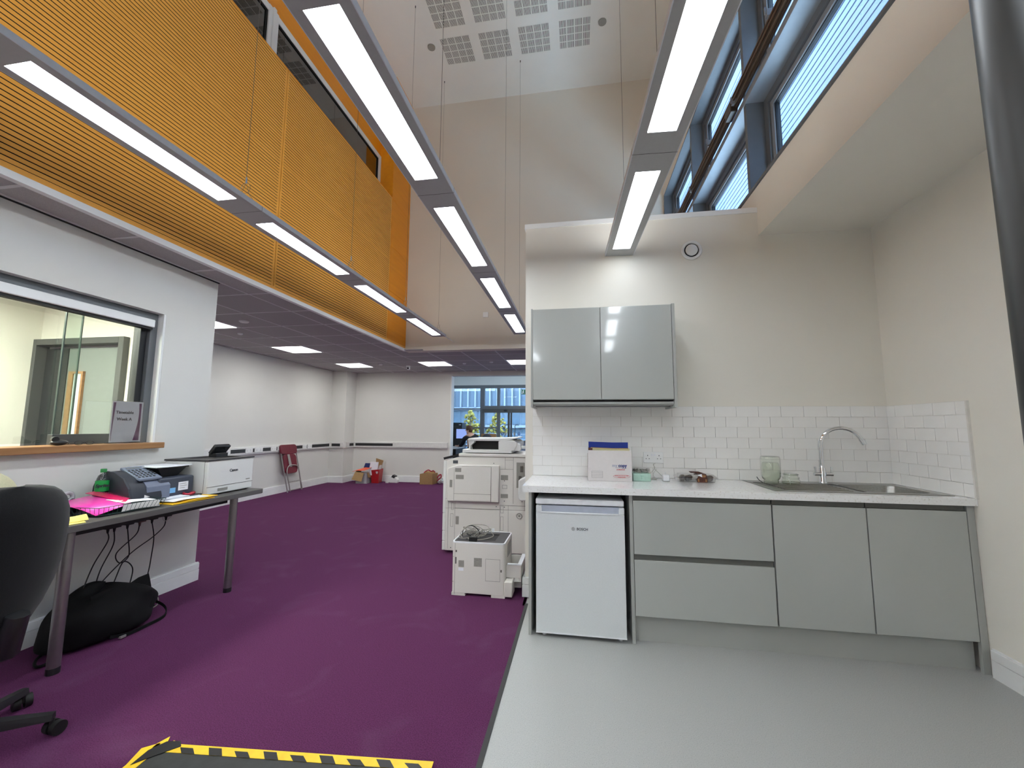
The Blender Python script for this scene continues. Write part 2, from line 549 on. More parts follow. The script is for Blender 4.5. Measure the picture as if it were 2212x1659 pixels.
def text(name, body, size, origin, right, up, material, parent, depth=0.0006, align='CENTER', shear=0.0, bold=0.0, label=None):
    """flat print: letters standing on a surface, reading along right"""
    cu = bpy.data.curves.new(name, 'FONT')
    cu.body = body; cu.size = size; cu.extrude = depth; cu.align_x = align; cu.align_y = 'CENTER'
    cu.shear = shear; cu.offset = bold; cu.resolution_u = 3
    t = bpy.data.objects.new(name + '_tmp', cu)
    COL.objects.link(t)
    dg = bpy.context.evaluated_depsgraph_get()
    me = bpy.data.meshes.new_from_object(t.evaluated_get(dg))
    bpy.data.objects.remove(t, do_unlink=True)
    r = Vector(right).normalized(); u = Vector(up).normalized(); n = r.cross(u)
    mm = Matrix(((r.x, u.x, n.x, 0), (r.y, u.y, n.y, 0), (r.z, u.z, n.z, 0), (0, 0, 0, 1)))
    me.transform(mm)
    me.transform(Matrix.Translation(Vector(origin) - ORG[parent]))
    me.materials.clear(); me.materials.append(material)
    o = bpy.data.objects.new(name, me)
    COL.objects.link(o)
    o.parent = parent
    ORG[o] = ORG[parent]
    if label: o['label'] = label
    return o


def rounded(x0, x1, y0, y1, r, n=4):
    pts = []
    for cx, cy, a0 in ((x1 - r, y1 - r, 0), (x0 + r, y1 - r, PI / 2), (x0 + r, y0 + r, PI), (x1 - r, y0 + r, 1.5 * PI)):
        for i in range(n + 1):
            a = a0 + PI / 2 * i / n
            pts.append((cx + r * math.cos(a), cy + r * math.sin(a)))
    return pts


def spline(pts, n=8):
    """Catmull-Rom through the points"""
    P = [Vector(p) for p in pts]
    P = [P[0] * 2 - P[1]] + P + [P[-1] * 2 - P[-2]]
    out = []
    for i in range(1, len(P) - 2):
        for k in range(n):
            t = k / n
            a, b, c, d = P[i - 1], P[i], P[i + 1], P[i + 2]
            out.append(0.5 * ((2 * b) + (c - a) * t + (2 * a - 5 * b + 4 * c - d) * t * t + (3 * b - a - 3 * c + d) * t * t * t))
    out.append(P[-2])
    return out

# ================================================================== STRUCTURE
YB = -3.6                                   # wall behind the camera
LC = 2.578                                  # low ceiling
HC = 7.085                                  # high ceiling
XS = -2.915                                 # plane of the slatted wall
XH0 = -3.205
XR = 1.39                                   # plane of the clerestory wall
KY = 3.27                                   # kitchen wall
WR = 2.16                                   # right wall

floor = box('floor', -6.2, 3.0, YB - 0.2, 9.3, -0.12, -0.006, M['vinyl'], kind='structure', org=(0, 0, 0))
obj('vinyl_sheet', MB().box(-0.382, WR, YB, KY, -0.006, 0.0), M['vinyl'], floor)
obj('carpet', MB().box(-5.9, -0.40, YB, 9.25, -0.006, 0.0).box(-0.40, 2.6, 3.42, 9.25, -0.006, 0.0).box(-0.402, -0.42, 3.1, 3.45, -0.006, 0.0), M['carpet'], floor)
obj('threshold_strip', MB().box(-0.402, -0.380, YB, 3.13, -0.005, 0.004), M['strip'], floor)

# --- kitchen stub wall
wk = box('wall_kitchen', -0.42, XR, KY, KY + 0.16, 0, 2.965, M['wall'], kind='structure', org=(0, KY, 0))
obj('wall_end_block', MB().box(XR, WR + 0.2, KY, KY + 0.16, 0, 2.80), M['wall'], wk)
obj('cap_board', MB().box(-0.428, XR - 0.001, KY - 0.008, KY + 0.17, 2.965, 3.005), M['trimw'], wk)
tile_me = meshonly('tile', MB().box(-0.075, 0.075, -0.007, 0.0, -0.0375, 0.0375), M['tile'])
box('grout_bed', -0.36, WR, KY - 0.004, KY, 0.92, 1.461, M['grout'], wk)
for r_ in range(7):
    zc = 1.459 - 0.0385 - r_ * 0.077
    off = 0.25 if r_ % 2 == 0 else 0.174
    k = -6
    while True:
        xa = off + k * 0.152 + 0.001; xb = xa + 0.150; k += 1
        if xb < -0.358: continue
        if xa > WR - 0.01: break
        za = zc - 0.0375; zb = zc + 0.0375
        if za < 0.922: za = 0.922
        if xa >= -0.36 and xb <= WR - 0.002 and za > 0.9221:
            inst('tile', tile_me, wk, ((xa + xb) / 2, KY - 0.003, zc))
        else:
            box('tile', max(xa, -0.36), min(xb, WR - 0.002), KY - 0.010, KY - 0.003, za, zb, M['tile'], wk)
# --- right wall
wr = box('wall_right', WR, WR + 0.2, YB, KY + 0.16, 0, 2.78, M['wall'], kind='structure', org=(WR, 0, 0))
box('grout_bed', WR - 0.004, WR, 2.665, KY, 0.92, 1.461, M['grout'], wr)
tile2 = meshonly('tile', MB().box(-0.007, 0.0, -0.075, 0.075, -0.0375, 0.0375), M['tile'])
for r_ in range(7):
    zc = 1.459 - 0.0385 - r_ * 0.077
    yy = KY - 0.008 - (0.0 if r_ % 2 else 0.076)
    segs = []
    if r_ % 2 == 0: segs.append((yy + 0.001, KY - 0.008))
    while yy > 2.68:
        segs.append((max(yy - 0.151, 2.665), yy - 0.001)); yy -= 0.152
    for a, b in segs:
        if b - a > 0.148 and zc - 0.0375 > 0.921: inst('tile', tile2, wr, (WR - 0.003, (a + b) / 2, zc))
        else: box('tile', WR - 0.010, WR - 0.003, a, b, max(zc - 0.0375, 0.922), zc + 0.0375, M['tile'], wr)
box('tile_edge_trim', WR - 0.013, WR, 2.655, 2.665, 0.92, 1.461, M['grout'], wr)


def skirting(name, segs, kind=True, parent=None):
    """segs: (x0,y0,x1,y1,nx,ny) wall line with outward normal; stepped profile"""
    root = None
    mb = MB()
    for x0, y0, x1, y1, nx, ny in segs:
        for z0, z1, t in ((0, 0.090, 0.021), (0.095, 0.138, 0.0195), (0.138, 0.145, 0.013), (0.0, 0.10, 0.013)):
            mb.box(min(x0, x1, x0 + nx * t, x1 + nx * t), max(x0, x1, x0 + nx * t, x1 + nx * t), min(y0, y1, y0 + ny * t, y1 + ny * t), max(y0, y1, y0 + ny * t, y1 + ny * t), z0, z1)
    return obj(name, mb, M['trimw'], parent, kind='structure', org=(segs[0][0], segs[0][1], 0))


skirting('baseboard_right', [(WR, YB, WR, 2.665, -1, 0)])
skirting('baseboard_kitchen', [(-0.44, KY, -0.326, KY, 0, -1), (-0.42, KY - 0.02, -0.42, KY + 0.16, -1, 0)])
skirting('baseboard_reception', [(-3.205, YB, -3.205, 3.12, 1, 0), (-3.4, 3.10, -3.205, 3.10, 0, 1)])
skirting('baseboard_left', [(-5.72, 3.1, -5.72, 8.77, 1, 0)])
skirting('baseboard_far', [(-5.72, 8.75, -5.33, 8.75, 0, -1), (-5.35, 8.73, -5.35, 9.17, 1, 0), (-5.35, 9.17, -2.93, 9.17, 0, -1)])

# --- alcove ceiling and bulkhead
box('ceiling_alcove', XR + 0.22, WR + 0.2, YB, KY + 0.16, 2.78, 3.02, M['wall'], kind='structure')
bh = box('wall_right_upper', XR, XR + 0.22, YB, 6.5, 2.78, 3.163, M['wall'], kind='structure', org=(XR, 0, 2.78))
box('wall_below', XR, XR + 0.22, KY + 0.16, 9.2, 0, 2.782, M['wall'], bh)
box('wall_above_windows', XR, XR + 0.22, YB, 6.7, 4.985, HC, M['wall'], bh)
box('wall_far_pier', XR, XR + 0.22, 6.45, 6.7, 2.9, 4.985, M['wall'], bh)
box('sill_board', XR - 0.014, XR + 0.19, YB, 6.45, 3.163, 3.182, M['winframe'], bh)
# --- behind the camera
box('wall_back', -5.9, 2.4, YB - 0.2, YB, 0, HC, M['wall'], kind='structure')

# --- far bulkhead and high ceiling
wf = box('wall_far_upper', XS - 0.2, XR + 0.2, 6.5, 6.65, 2.655, HC, M['wallf'], kind='structure', org=(-1, 6.5, 2.6))
box('edge_board', XS, XR + 0.2, 6.49, 6.66, LC - 0.003, 2.652, M['wallf'], wf)
ch = box('ceiling', XS - 0.5, XR + 0.3, YB, 6.65, HC, HC + 0.15, M['ceil'], kind='structure', org=(-1, 2, HC))
# perforated panels in the high ceiling
slots = MB()
for i in range(7):
    x = -0.0435 + i * 0.0145
    slots.box(x - 0.0026, x + 0.0026, -0.048, 0.048, -0.0015, 0.003)
slot_me = meshonly('slot_cluster', slots, M['grille'])
for gx in range(4):
    for gy in range(6):
        x0 = -1.99 + gx * 0.594; y1 = 5.73 - gy * 0.597
        if gy > 3: continue
        pn = MB().box(x0 - 0.005, x0 + 0.445, y1 - 0.447, y1 + 0.005, HC - 0.0006, HC + 0.002)
        p = obj('perforated_panel', pn, M['ceil'], ch)
        for i in range(4):
            for j in range(4):
                inst('slot_cluster', slot_me, p, (x0 + 0.048 + i * 0.115, y1 - 0.055 - j * 0.112, HC - 0.0012))
for x, y in ((-2.158, 5.391), (0.406, 5.394)):
    d = obj('ceiling_speaker', MB().cyl((x, y, HC - 0.012), (x, y, HC + 0.01), 0.058, 24), M['spk'], smooth=False,
            label='round grey ceiling speaker left of the slotted panels' if x < 0 else 'round grey ceiling speaker right of the slotted panels', cat='speaker', group='round speakers in the high ceiling')

# --- slatted wall
ws = box('wall_left_upper', XS - 0.30, XS - 0.045, YB, 6.5, 2.615, 4.96, M['groove'], kind='structure', org=(XS, 0, 2.6))
box('window_shelf', XS - 0.30, XS, YB, 5.82, 4.950, 4.962, M['orangep'], ws)
box('wall_over_windows', XS - 0.5, XS - 0.24, YB, 6.5, 5.70, HC, M['orangep'], ws)
box('wall_behind_panels', XS - 0.5, XS - 0.045, 5.83, 6.5, 4.96, HC, M['groove'], ws)
box('recess_lining', XS - 0.24, XS - 0.002, 5.815, 5.83, 4.962, HC, M['orangep'], ws)
# four plain panels at the far end
for z0, z1 in ((2.652, 3.42), (3.425, 4.158), (4.163, 4.944), (4.949, 5.75), (5.755, 6.5), (6.505, HC)):
    box('plain_panel', XS - 0.045, XS, 5.822, 6.5, z0, z1, M['orangep'], ws, bevel=0.0015)
PITCH = 0.0303
pan = [(3.42, 5.812), (1.02, 3.412), (-1.38, 1.012), (-3.6, -1.388)]
for a, b in pan:
    for z0, z1 in ((2.652, 3.9246), (3.9250, 4.956)):
        fr = MB()
        fr.box(XS - 0.03, XS, a, a + 0.022, z0, z1).box(XS - 0.03, XS, b - 0.022, b, z0, z1)
        n = int((z1 - z0) / PITCH + 0.05)
        rem = max(0.0, z1 - z0 - n * PITCH)
        fr.box(XS - 0.03, XS, a + 0.022, b - 0.022, z1 - rem / 2 - 0.001, z1)
        p = obj('slatted_panel', fr, M['orange'], ws)
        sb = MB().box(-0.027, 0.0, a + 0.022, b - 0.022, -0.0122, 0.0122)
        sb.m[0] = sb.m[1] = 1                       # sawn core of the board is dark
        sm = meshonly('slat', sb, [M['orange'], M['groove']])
        for k in range(n):
            zc = z0 + rem / 2 + PITCH * (k + 0.5)
            inst('slat', sm, p, (XS, 0, zc))
box('shade_strip', XH0, XH0 + 0.014, YB, 3.1, LC - 0.006, LC + 0.004, M['black'], ws)  # solid black strip painted in as the shade between ceiling and wall
tr1 = box('trim_1', XS - 0.03, XS + 0.012, YB, 6.5, LC - 0.004, 2.615, M['trimw'], kind='structure', org=(XS, 0, LC))
box('panel_support', XS - 0.05, XS - 0.001, YB, 6.5, 2.615, 2.652, M['orange'], ws)

# upper office windows behind the slatted wall
XW = -3.135
wu = empty('window_1', (XW, 2, 4.96), kind='structure')
fr = MB()
fr.box(XW - 0.07, XW, YB, 5.82, 5.615, 5.685).box(XW - 0.07, XW, YB, 5.82, 4.955, 5.01)
fr.box(XW - 0.07, XW, 5.745, 5.82, 5.01, 5.615)
obj('frame', fr, M['trimw'], wu, bevel=0.004)
for yc in (3.425, 0.98, -1.45):
    mm = MB().box(XW - 0.07, XW + 0.004, yc - 0.068, yc - 0.022, 4.96, 5.69).box(XW - 0.07, XW + 0.018, yc - 0.020, yc + 0.020, 4.96, 5.70).box(XW - 0.07, XW + 0.004, yc + 0.022, yc + 0.068, 4.96, 5.69)
    obj('mullion', mm, M['trimw'], wu, bevel=0.003)
gk = MB()
for a, b in ((3.49, 5.745), (1.05, 3.357), (-1.38, 0.912), (YB, -1.52)):
    gk.box(XW - 0.035, XW - 0.012, a, b, 5.600, 5.615).box(XW - 0.035, XW - 0.012, b - 0.015, b, 5.0, 5.60).box(XW - 0.035, XW - 0.012, a, a + 0.015, 5.0, 5.60)
    box('pane', XW - 0.032, XW - 0.026, a, b, 5.0, 5.612, M['glassdark'], wu)
obj('gasket', gk, M['gasket'], wu)
# the dim office behind these windows
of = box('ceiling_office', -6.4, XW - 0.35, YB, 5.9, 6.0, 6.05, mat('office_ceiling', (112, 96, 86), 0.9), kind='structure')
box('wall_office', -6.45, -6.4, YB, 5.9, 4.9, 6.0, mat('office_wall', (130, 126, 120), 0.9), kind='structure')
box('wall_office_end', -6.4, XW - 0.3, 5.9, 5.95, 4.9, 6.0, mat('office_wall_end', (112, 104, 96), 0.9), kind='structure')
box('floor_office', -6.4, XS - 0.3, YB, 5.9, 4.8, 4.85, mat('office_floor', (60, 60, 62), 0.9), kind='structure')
for i, x in enumerate((-3.7, -4.3)):
    obj('office_duct', MB().box(x - 0.06, x + 0.06, YB, 5.88, 5.9, 5.98), mat('office_duct_%d' % i, (84, 70, 62), 0.8), label=('nearer' if i == 0 else 'farther') + ' brown duct under the dim ceiling behind the upper windows', cat='duct')

# --- low ceiling with tiles
cl = box('ceiling_low', -5.9, XR + 0.2, 6.66, 9.4, LC + 0.02, LC + 0.12, M['ceil'], kind='structure', org=(-3, 6, LC))
box('ceiling_slab_left', -5.9, XS - 0.05, YB, 6.66, LC + 0.03, LC + 0.12, M['ceil'], cl)
xg = [-5.72, -5.58] + [-4.98 + 0.6 * i for i in range(0, 11)] + [XR]
yg = sorted([3.42 + 0.6 * i for i in range(-12, 10)] + [9.17])
yg = [y for y in yg if y >= YB]
LIGHTS = [(-4.98, 5.82), (-4.98, 7.62), (-4.98, 4.02), (-3.18, 7.62), (-1.38, 7.62)]
tile_full = meshonly('ceiling_tile', MB().box(-0.291, 0.291, -0.291, 0.291, 0, 0.012), M['ctile'])
gridmb = MB()
for i in range(len(xg) - 1):
    for j in range(len(yg) - 1):
        x0, x1, y0, y1 = xg[i], xg[i + 1], yg[j], yg[j + 1]
        inleft = x0 < XS - 0.02 and y1 > YB
        inrear = y1 > 6.66
        if not (inleft or inrear): continue
        if y1 <= 6.67 and x1 > XS: x1 = XS - 0.015
        if x0 >= XS and y0 < 6.66: y0 = 6.66
        if y1 <= 3.15 and x1 < -3.15: continue           # over the reception room
        if x1 < -3.15 and y0 < 3.1 < y1: y0 = 3.1
        if y0 < 3.0 and x0 < -3.25: continue
        if any(abs(x0 - a) < 0.02 and abs(y0 - b) < 0.02 for a, b in LIGHTS): continue
        if abs(x1 - x0 - 0.6) < 0.01 and abs(y1 - y0 - 0.6) < 0.01:
            inst('ceiling_tile', tile_full, cl, ((x0 + x1) / 2, (y0 + y1) / 2, LC + 0.004))
        elif x1 - x0 > 0.02 and y1 - y0 > 0.02:
            box('ceiling_tile', x0 + 0.008, x1 - 0.008, y0 + 0.008, y1 - 0.008, LC + 0.004, LC + 0.016, M['ctile'], cl)
for x in xg[1:]:
    if x < XS: gridmb.box(x - 0.010, x + 0.010, 3.1 if x < -3.2 else YB, 9.17, LC, LC + 0.004)
    elif x < XR: gridmb.box(x - 0.010, x + 0.010, 6.66, 9.17, LC, LC + 0.004)
for y in yg:
    if y > 6.66: gridmb.box(-5.72, XR, y - 0.010, y + 0.010, LC + 0.0005, LC + 0.004)
    elif y > 3.15: gridmb.box(-5.72, XS - 0.02, y - 0.010, y + 0.010, LC + 0.0005, LC + 0.004)
    elif y > YB: gridmb.box(-3.2, XS - 0.02, y - 0.010, y + 0.010, LC + 0.0005, LC + 0.004)
obj('ceiling_grid', gridmb, M['cgrid'], cl, kind='stuff')
box('ceiling_backing', -5.9, XS - 0.03, YB, 6.6, LC + 0.018, LC + 0.026, M['dark'], cl)

PN = {0: 'recessed square light panel second from the reception wall, over the left wall chair', 1: 'recessed square light panel nearest the pillar corner', 2: 'recessed square light panel half hidden by the reception wall',
      3: 'recessed square light panel in line with the far plain wall', 4: 'recessed square light panel above the photocopier, half cut by the kitchen wall', 5: ''}
for i, (x, y) in enumerate(LIGHTS):
    r = empty('ceiling_light', (x + 0.3, y + 0.3, LC), PN[i], 'light', 'square light panels in the low ceiling')
    obj('frame', MB().box(x + 0.004, x + 0.596, y + 0.004, y + 0.03, LC - 0.006, LC + 0.01).box(x + 0.004, x + 0.596, y + 0.57, y + 0.596, LC - 0.006, LC + 0.01)
        .box(x + 0.004, x + 0.03, y + 0.03, y + 0.57, LC - 0.006, LC + 0.01).box(x + 0.57, x + 0.596, y + 0.03, y + 0.57, LC - 0.006, LC + 0.01), M['trimw'], r)
    box('outer_diffuser', x + 0.03, x + 0.57, y + 0.03, y + 0.57, LC - 0.001, LC + 0.006, M['panel'], r)
    mb = MB()
    a, b = 0.115, 0.485
    mb.box(x + a, x + b, y + a, y + a + 0.008, LC - 0.006, LC - 0.001).box(x + a, x + b, y + b - 0.008, y + b, LC - 0.006, LC - 0.001).box(x + a, x + a + 0.008, y + a, y + b, LC - 0.006, LC - 0.001).box(x + b - 0.008, x + b, y + a, y + b, LC - 0.006, LC - 0.001)
    obj('inner_rim', mb, M['lum'], r)
for x, y, rr, lab in ((-4.067, 4.328, 0.055, 'flat round ceiling sensor nearest the reception corner'), (-4.666, 4.918, 0.035, 'small round ceiling sensor behind the nearer sensor'),
                      (-4.058, 7.85, 0.05, 'flat round ceiling sensor between the two far light panels'), (-2.28, 7.947, 0.035, 'small round ceiling sensor right of the middle far light panel'), (-1.697, 7.84, 0.04, 'round ceiling sensor next to the rightmost visible light panel')):
    obj('ceiling_sensor', MB().lathe([(rr, 0.0), (rr, -0.012), (rr * 0.8, -0.02), (0.0, -0.022)], (x, y, LC + 0.004)), M['trimw'], label=lab, cat='sensor', smooth=True)
r = empty('dome_camera', (-3.557, 8.108, LC), 'small white dome camera hanging from the low ceiling tiles', 'camera')
obj('bracket', MB().cyl((-3.557, 8.108, LC), (-3.557, 8.108, LC - 0.03), 0.045), M['trimw'], r)
obj('dome', MB().ball((-3.545, 8.09, LC - 0.055), 0.042), M['fridgew'], r, smooth=True)
obj('lens', MB().cyl((-3.54, 8.06, LC - 0.06), (-3.535, 8.04, LC - 0.062), 0.018), M['black'], r)

# --- left room: outer wall, far wall, pillar
box('wall_left', -5.92, -5.72, 2.9, 9.37, 0, LC + 0.03, M['wallw'], kind='structure')
box('pillar', -5.72, -5.35, 8.75, 9.17, 0, LC + 0.03, M['wallw'], kind='structure').name = 'wall_pillar'
wfar = box('wall_far', -5.72, -2.93, 9.17, 9.34, 0, LC + 0.03, M['wallw'], kind='structure')
box('wall_header', -2.93, XR + 0.2, 9.17, 9.34, 2.475, LC + 0.03, M['wallw'], wfar)
box('jamb_lining', -2.945, -2.925, 9.16, 9.35, 0, 2.475, M['trimw'], wfar)

# --- reception room and its hatch wall
XH = -3.205
wrc = obj('wall_reception', MB().box(XH - 0.195, XH, YB, 0.6, 0, LC + 0.03).box(XH - 0.195, XH, 2.667, 3.10, 0, LC + 0.03).box(XH - 0.195, XH, 0.6, 2.667, 0, 1.123).box(XH - 0.195, XH, 0.6, 2.667, 2.163, LC + 0.03), M['wallw'], kind='structure', org=(XH, 2, 0))
wp = obj('wall_partition', MB().box(-5.72, -4.86, 2.95, 3.10, 0, LC + 0.03).box(-3.955, XH - 0.19, 2.95, 3.10, 0, LC + 0.03).box(-4.86, -3.955, 2.95, 3.10, 2.02, LC + 0.03), M['wall'], kind='structure', org=(-4, 3, 0))
box('wall_reception_left', -5.05, -4.89, YB, 2.95, 0, LC, M['wall'], kind='structure')
box('ceiling_reception', -4.9, XH - 0.19, YB, 2.96, 2.42, 2.5, M['ceil'], kind='structure')
# inner door (grey frame, leaf with oak-edged vision panel)
d1 = empty('door_1', (-4.4, 2.94, 0), kind='structure')
obj('door_frame', MB().box(-4.91, -4.855, 2.90, 3.0, 0, 2.067).box(-3.96, -3.905, 2.90, 3.0, 0, 2.067).box(-4.855, -3.96, 2.90, 3.0, 2.012, 2.067), M['doorframe'], d1, bevel=0.003)
lf = MB().box(-4.60, -3.962, 2.985, 3.03, 0.01, 1.99)
obj('door_leaf', lf, M['doorleaf'], d1)
box('dark_leaf_strip', -4.853, -4.603, 2.98, 3.03, 0.01, 1.99, M['doordark'], d1)  # dark strip of the door beside the painted reflection, no separate leaf
obj('vision_frame', MB().box(-4.555, -4.505, 2.965, 2.985, 0.9, 1.775).box(-4.415, -4.395, 2.965, 2.985, 0.9, 1.775).box(-4.505, -4.415, 2.965, 2.985, 1.755, 1.775), M['oak'], d1)
box('vision_panel', -4.505, -4.415, 2.975, 2.984, 0.9, 1.755, mat('pale_glazing', (190, 206, 206), 0.3), d1)
# hatch window
h = empty('window_2', (XH - 0.1, 1.7, 1.165), kind='structure')
obj('outer_frame', MB().box(XH - 0.16, XH - 0.055, 0.6, 2.667, 2.105, 2.163).box(XH - 0.16, XH - 0.055, 2.60, 2.667, 1.165, 2.105), M['winframe'], h, bevel=0.003)
obj('inner_frame', MB().box(XH - 0.15, XH - 0.085, 2.555, 2.60, 1.165, 2.105), M['doordark'], h, bevel=0.003)
obj('jamb_liner', MB().box(XH - 0.055, XH - 0.002, 2.650, 2.667, 1.165, 2.163), M['trimw'], h)
obj('blind_case', MB().box(XH - 0.085, XH - 0.015, 0.6, 2.60, 2.045, 2.105), M['trimw'], h, bevel=0.006)
obj('blind_shadow_gap', MB().box(XH - 0.08, XH - 0.03, 0.6, 2.595, 2.028, 2.045), M['black'], h)
box('sliding_pane', XH - 0.115, XH - 0.107, 2.115, 2.56, 1.23, 2.05, M['hatch'], h)
box('fixed_pane', XH - 0.145, XH - 0.137, 0.6, 2.22, 1.18, 2.05, M['hatch'], h)
obj('glass_edge', MB().box(XH - 0.117, XH - 0.105, 2.109, 2.115, 1.23, 2.05).box(XH - 0.147, XH - 0.135, 2.22, 2.225, 1.18, 2.05), mat('glass_edge_green', (70, 84, 78), 0.3), h)
obj('bottom_rail', MB().box(XH - 0.13, XH - 0.09, 2.10, 2.60, 1.168, 1.235), M['doorframe'], h, bevel=0.003)
sl = obj('window_sill', MB().box(XH - 0.17, XH + 0.055, 0.6, 2.70, 1.123, 1.166), M['oak'], h, bevel=0.004)

# --- clerestory window (right)
w3 = empty('window_3', (XR, 2, 3.18), kind='structure')
fins = [6.45, 4.905, 3.375, 1.845, 0.315, -1.215, -2.745]
for i, y in enumerate(fins):
    obj('fin', MB().box(XR, XR + 0.135, y - 0.022 if i else y - 0.01, y + 0.022, 3.182, 4.985), M['winframe'], w3)
obj('head_lining', MB().box(XR, XR + 0.135, YB, 6.45, 4.965, 4.985), M['winframe'], w3)
obj('transom', MB().box(XR - 0.008, XR + 0.135, YB, 6.45, 3.952, 4.008), M['sash'], w3)
for i in range(len(fins) - 1):
    y1, y0 = fins[i] - 0.022, fins[i + 1] + 0.022
    for z0, z1 in ((3.182, 3.952), (4.008, 4.965)):
        f = MB()
        xa, xb = XR + 0.135, XR + 0.20
        t = 0.062
        f.box(xa, xb, y0, y1, z0, z0 + t).box(xa, xb, y0, y1, z1 - t, z1).box(xa, xb, y0, y0 + t, z0 + t, z1 - t).box(xa, xb, y1 - t, y1, z0 + t, z1 - t)
        obj('frame', f, M['winframe'], w3)
        f = MB(); t2 = 0.045; xa += 0.018
        a0, a1, c0, c1 = y0 + t, y1 - t, z0 + t, z1 - t
        f.box(xa, xb, a0, a1, c0, c0 + t2).box(xa, xb, a0, a1, c1 - t2, c1).box(xa, xb, a0, a0 + t2, c0 + t2, c1 - t2).box(xa, xb, a1 - t2, a1, c0 + t2, c1 - t2)
        sh = obj('sash', f, M['sash'], w3, bevel=0.003)
        a0 += t2; a1 -= t2; c0 += t2; c1 -= t2
        f = MB(); t3 = 0.008; xc = xa + 0.012
        f.box(xc, xb, a0, a1, c0, c0 + t3).box(xc, xb, a0, a1, c1 - t3, c1).box(xc, xb, a0, a0 + t3, c0, c1).box(xc, xb, a1 - t3, a1, c0, c1)
        obj('gasket', f, M['gasket'], sh)
        box('pane', xa + 0.02, xa + 0.026, a0, a1, c0, c1, M['glass'], sh)
g = MB()
g.box(XR - 0.03, XR - 0.012, YB, 6.42, 4.02, 4.19)
gear = obj('gear_channel', g, M['gear'], w3, bevel=0.004)
obj('gear_rods', MB().cyl((XR - 0.055, YB, 4.075), (XR - 0.055, 6.4, 4.075), 0.009, 8).cyl((XR - 0.048, YB, 4.13), (XR - 0.048, 6.4, 4.13), 0.007, 8).box(XR - 0.045, XR - 0.03, YB, 6.4, 4.035, 4.05), M['gear2'], w3)
bm_ = meshonly('gear_bracket', MB().box(-0.035, 0.0, -0.014, 0.014, -0.02, 0.03).box(-0.045, -0.035, -0.006, 0.006, 0.0, 0.05), M['sash'])
for i in range(13):
    inst('gear_bracket', bm_, w3, (XR - 0.03, 6.1 - i * 0.66, 4.17 if i % 2 else 4.06))
for y in (3.55, 0.5):
    obj('gear_box', MB().box(XR - 0.07, XR - 0.01, y - 0.07, y + 0.07, 4.0, 4.10), M['gear'], w3, bevel=0.006)

# outside, opposite the clerestory: a ribbed light soffit and wall
oc = box('wall_outside_ribbed', 3.62, 3.7, -6, 18, 2.2, 9.4, M['clad'], kind='structure', org=(3.6, 0, 2.2))
rib = meshonly('rib', MB().prism([(0, -0.05), (-0.018, -0.043), (-0.018, 0.043), (0, 0.05)], 'y', 2.75, 18), M['clad'])
rj = MB()
for k in range(58):
    inst('rib', rib, oc, (3.62, 0, 2.6 + k * 0.115))
    rj.box(3.612, 3.621, 2.75, 18, 2.6 + k * 0.115 + 0.0525, 2.6 + k * 0.115 + 0.0625)
obj('rib_joint', rj, M['cladd'], oc, kind='stuff')

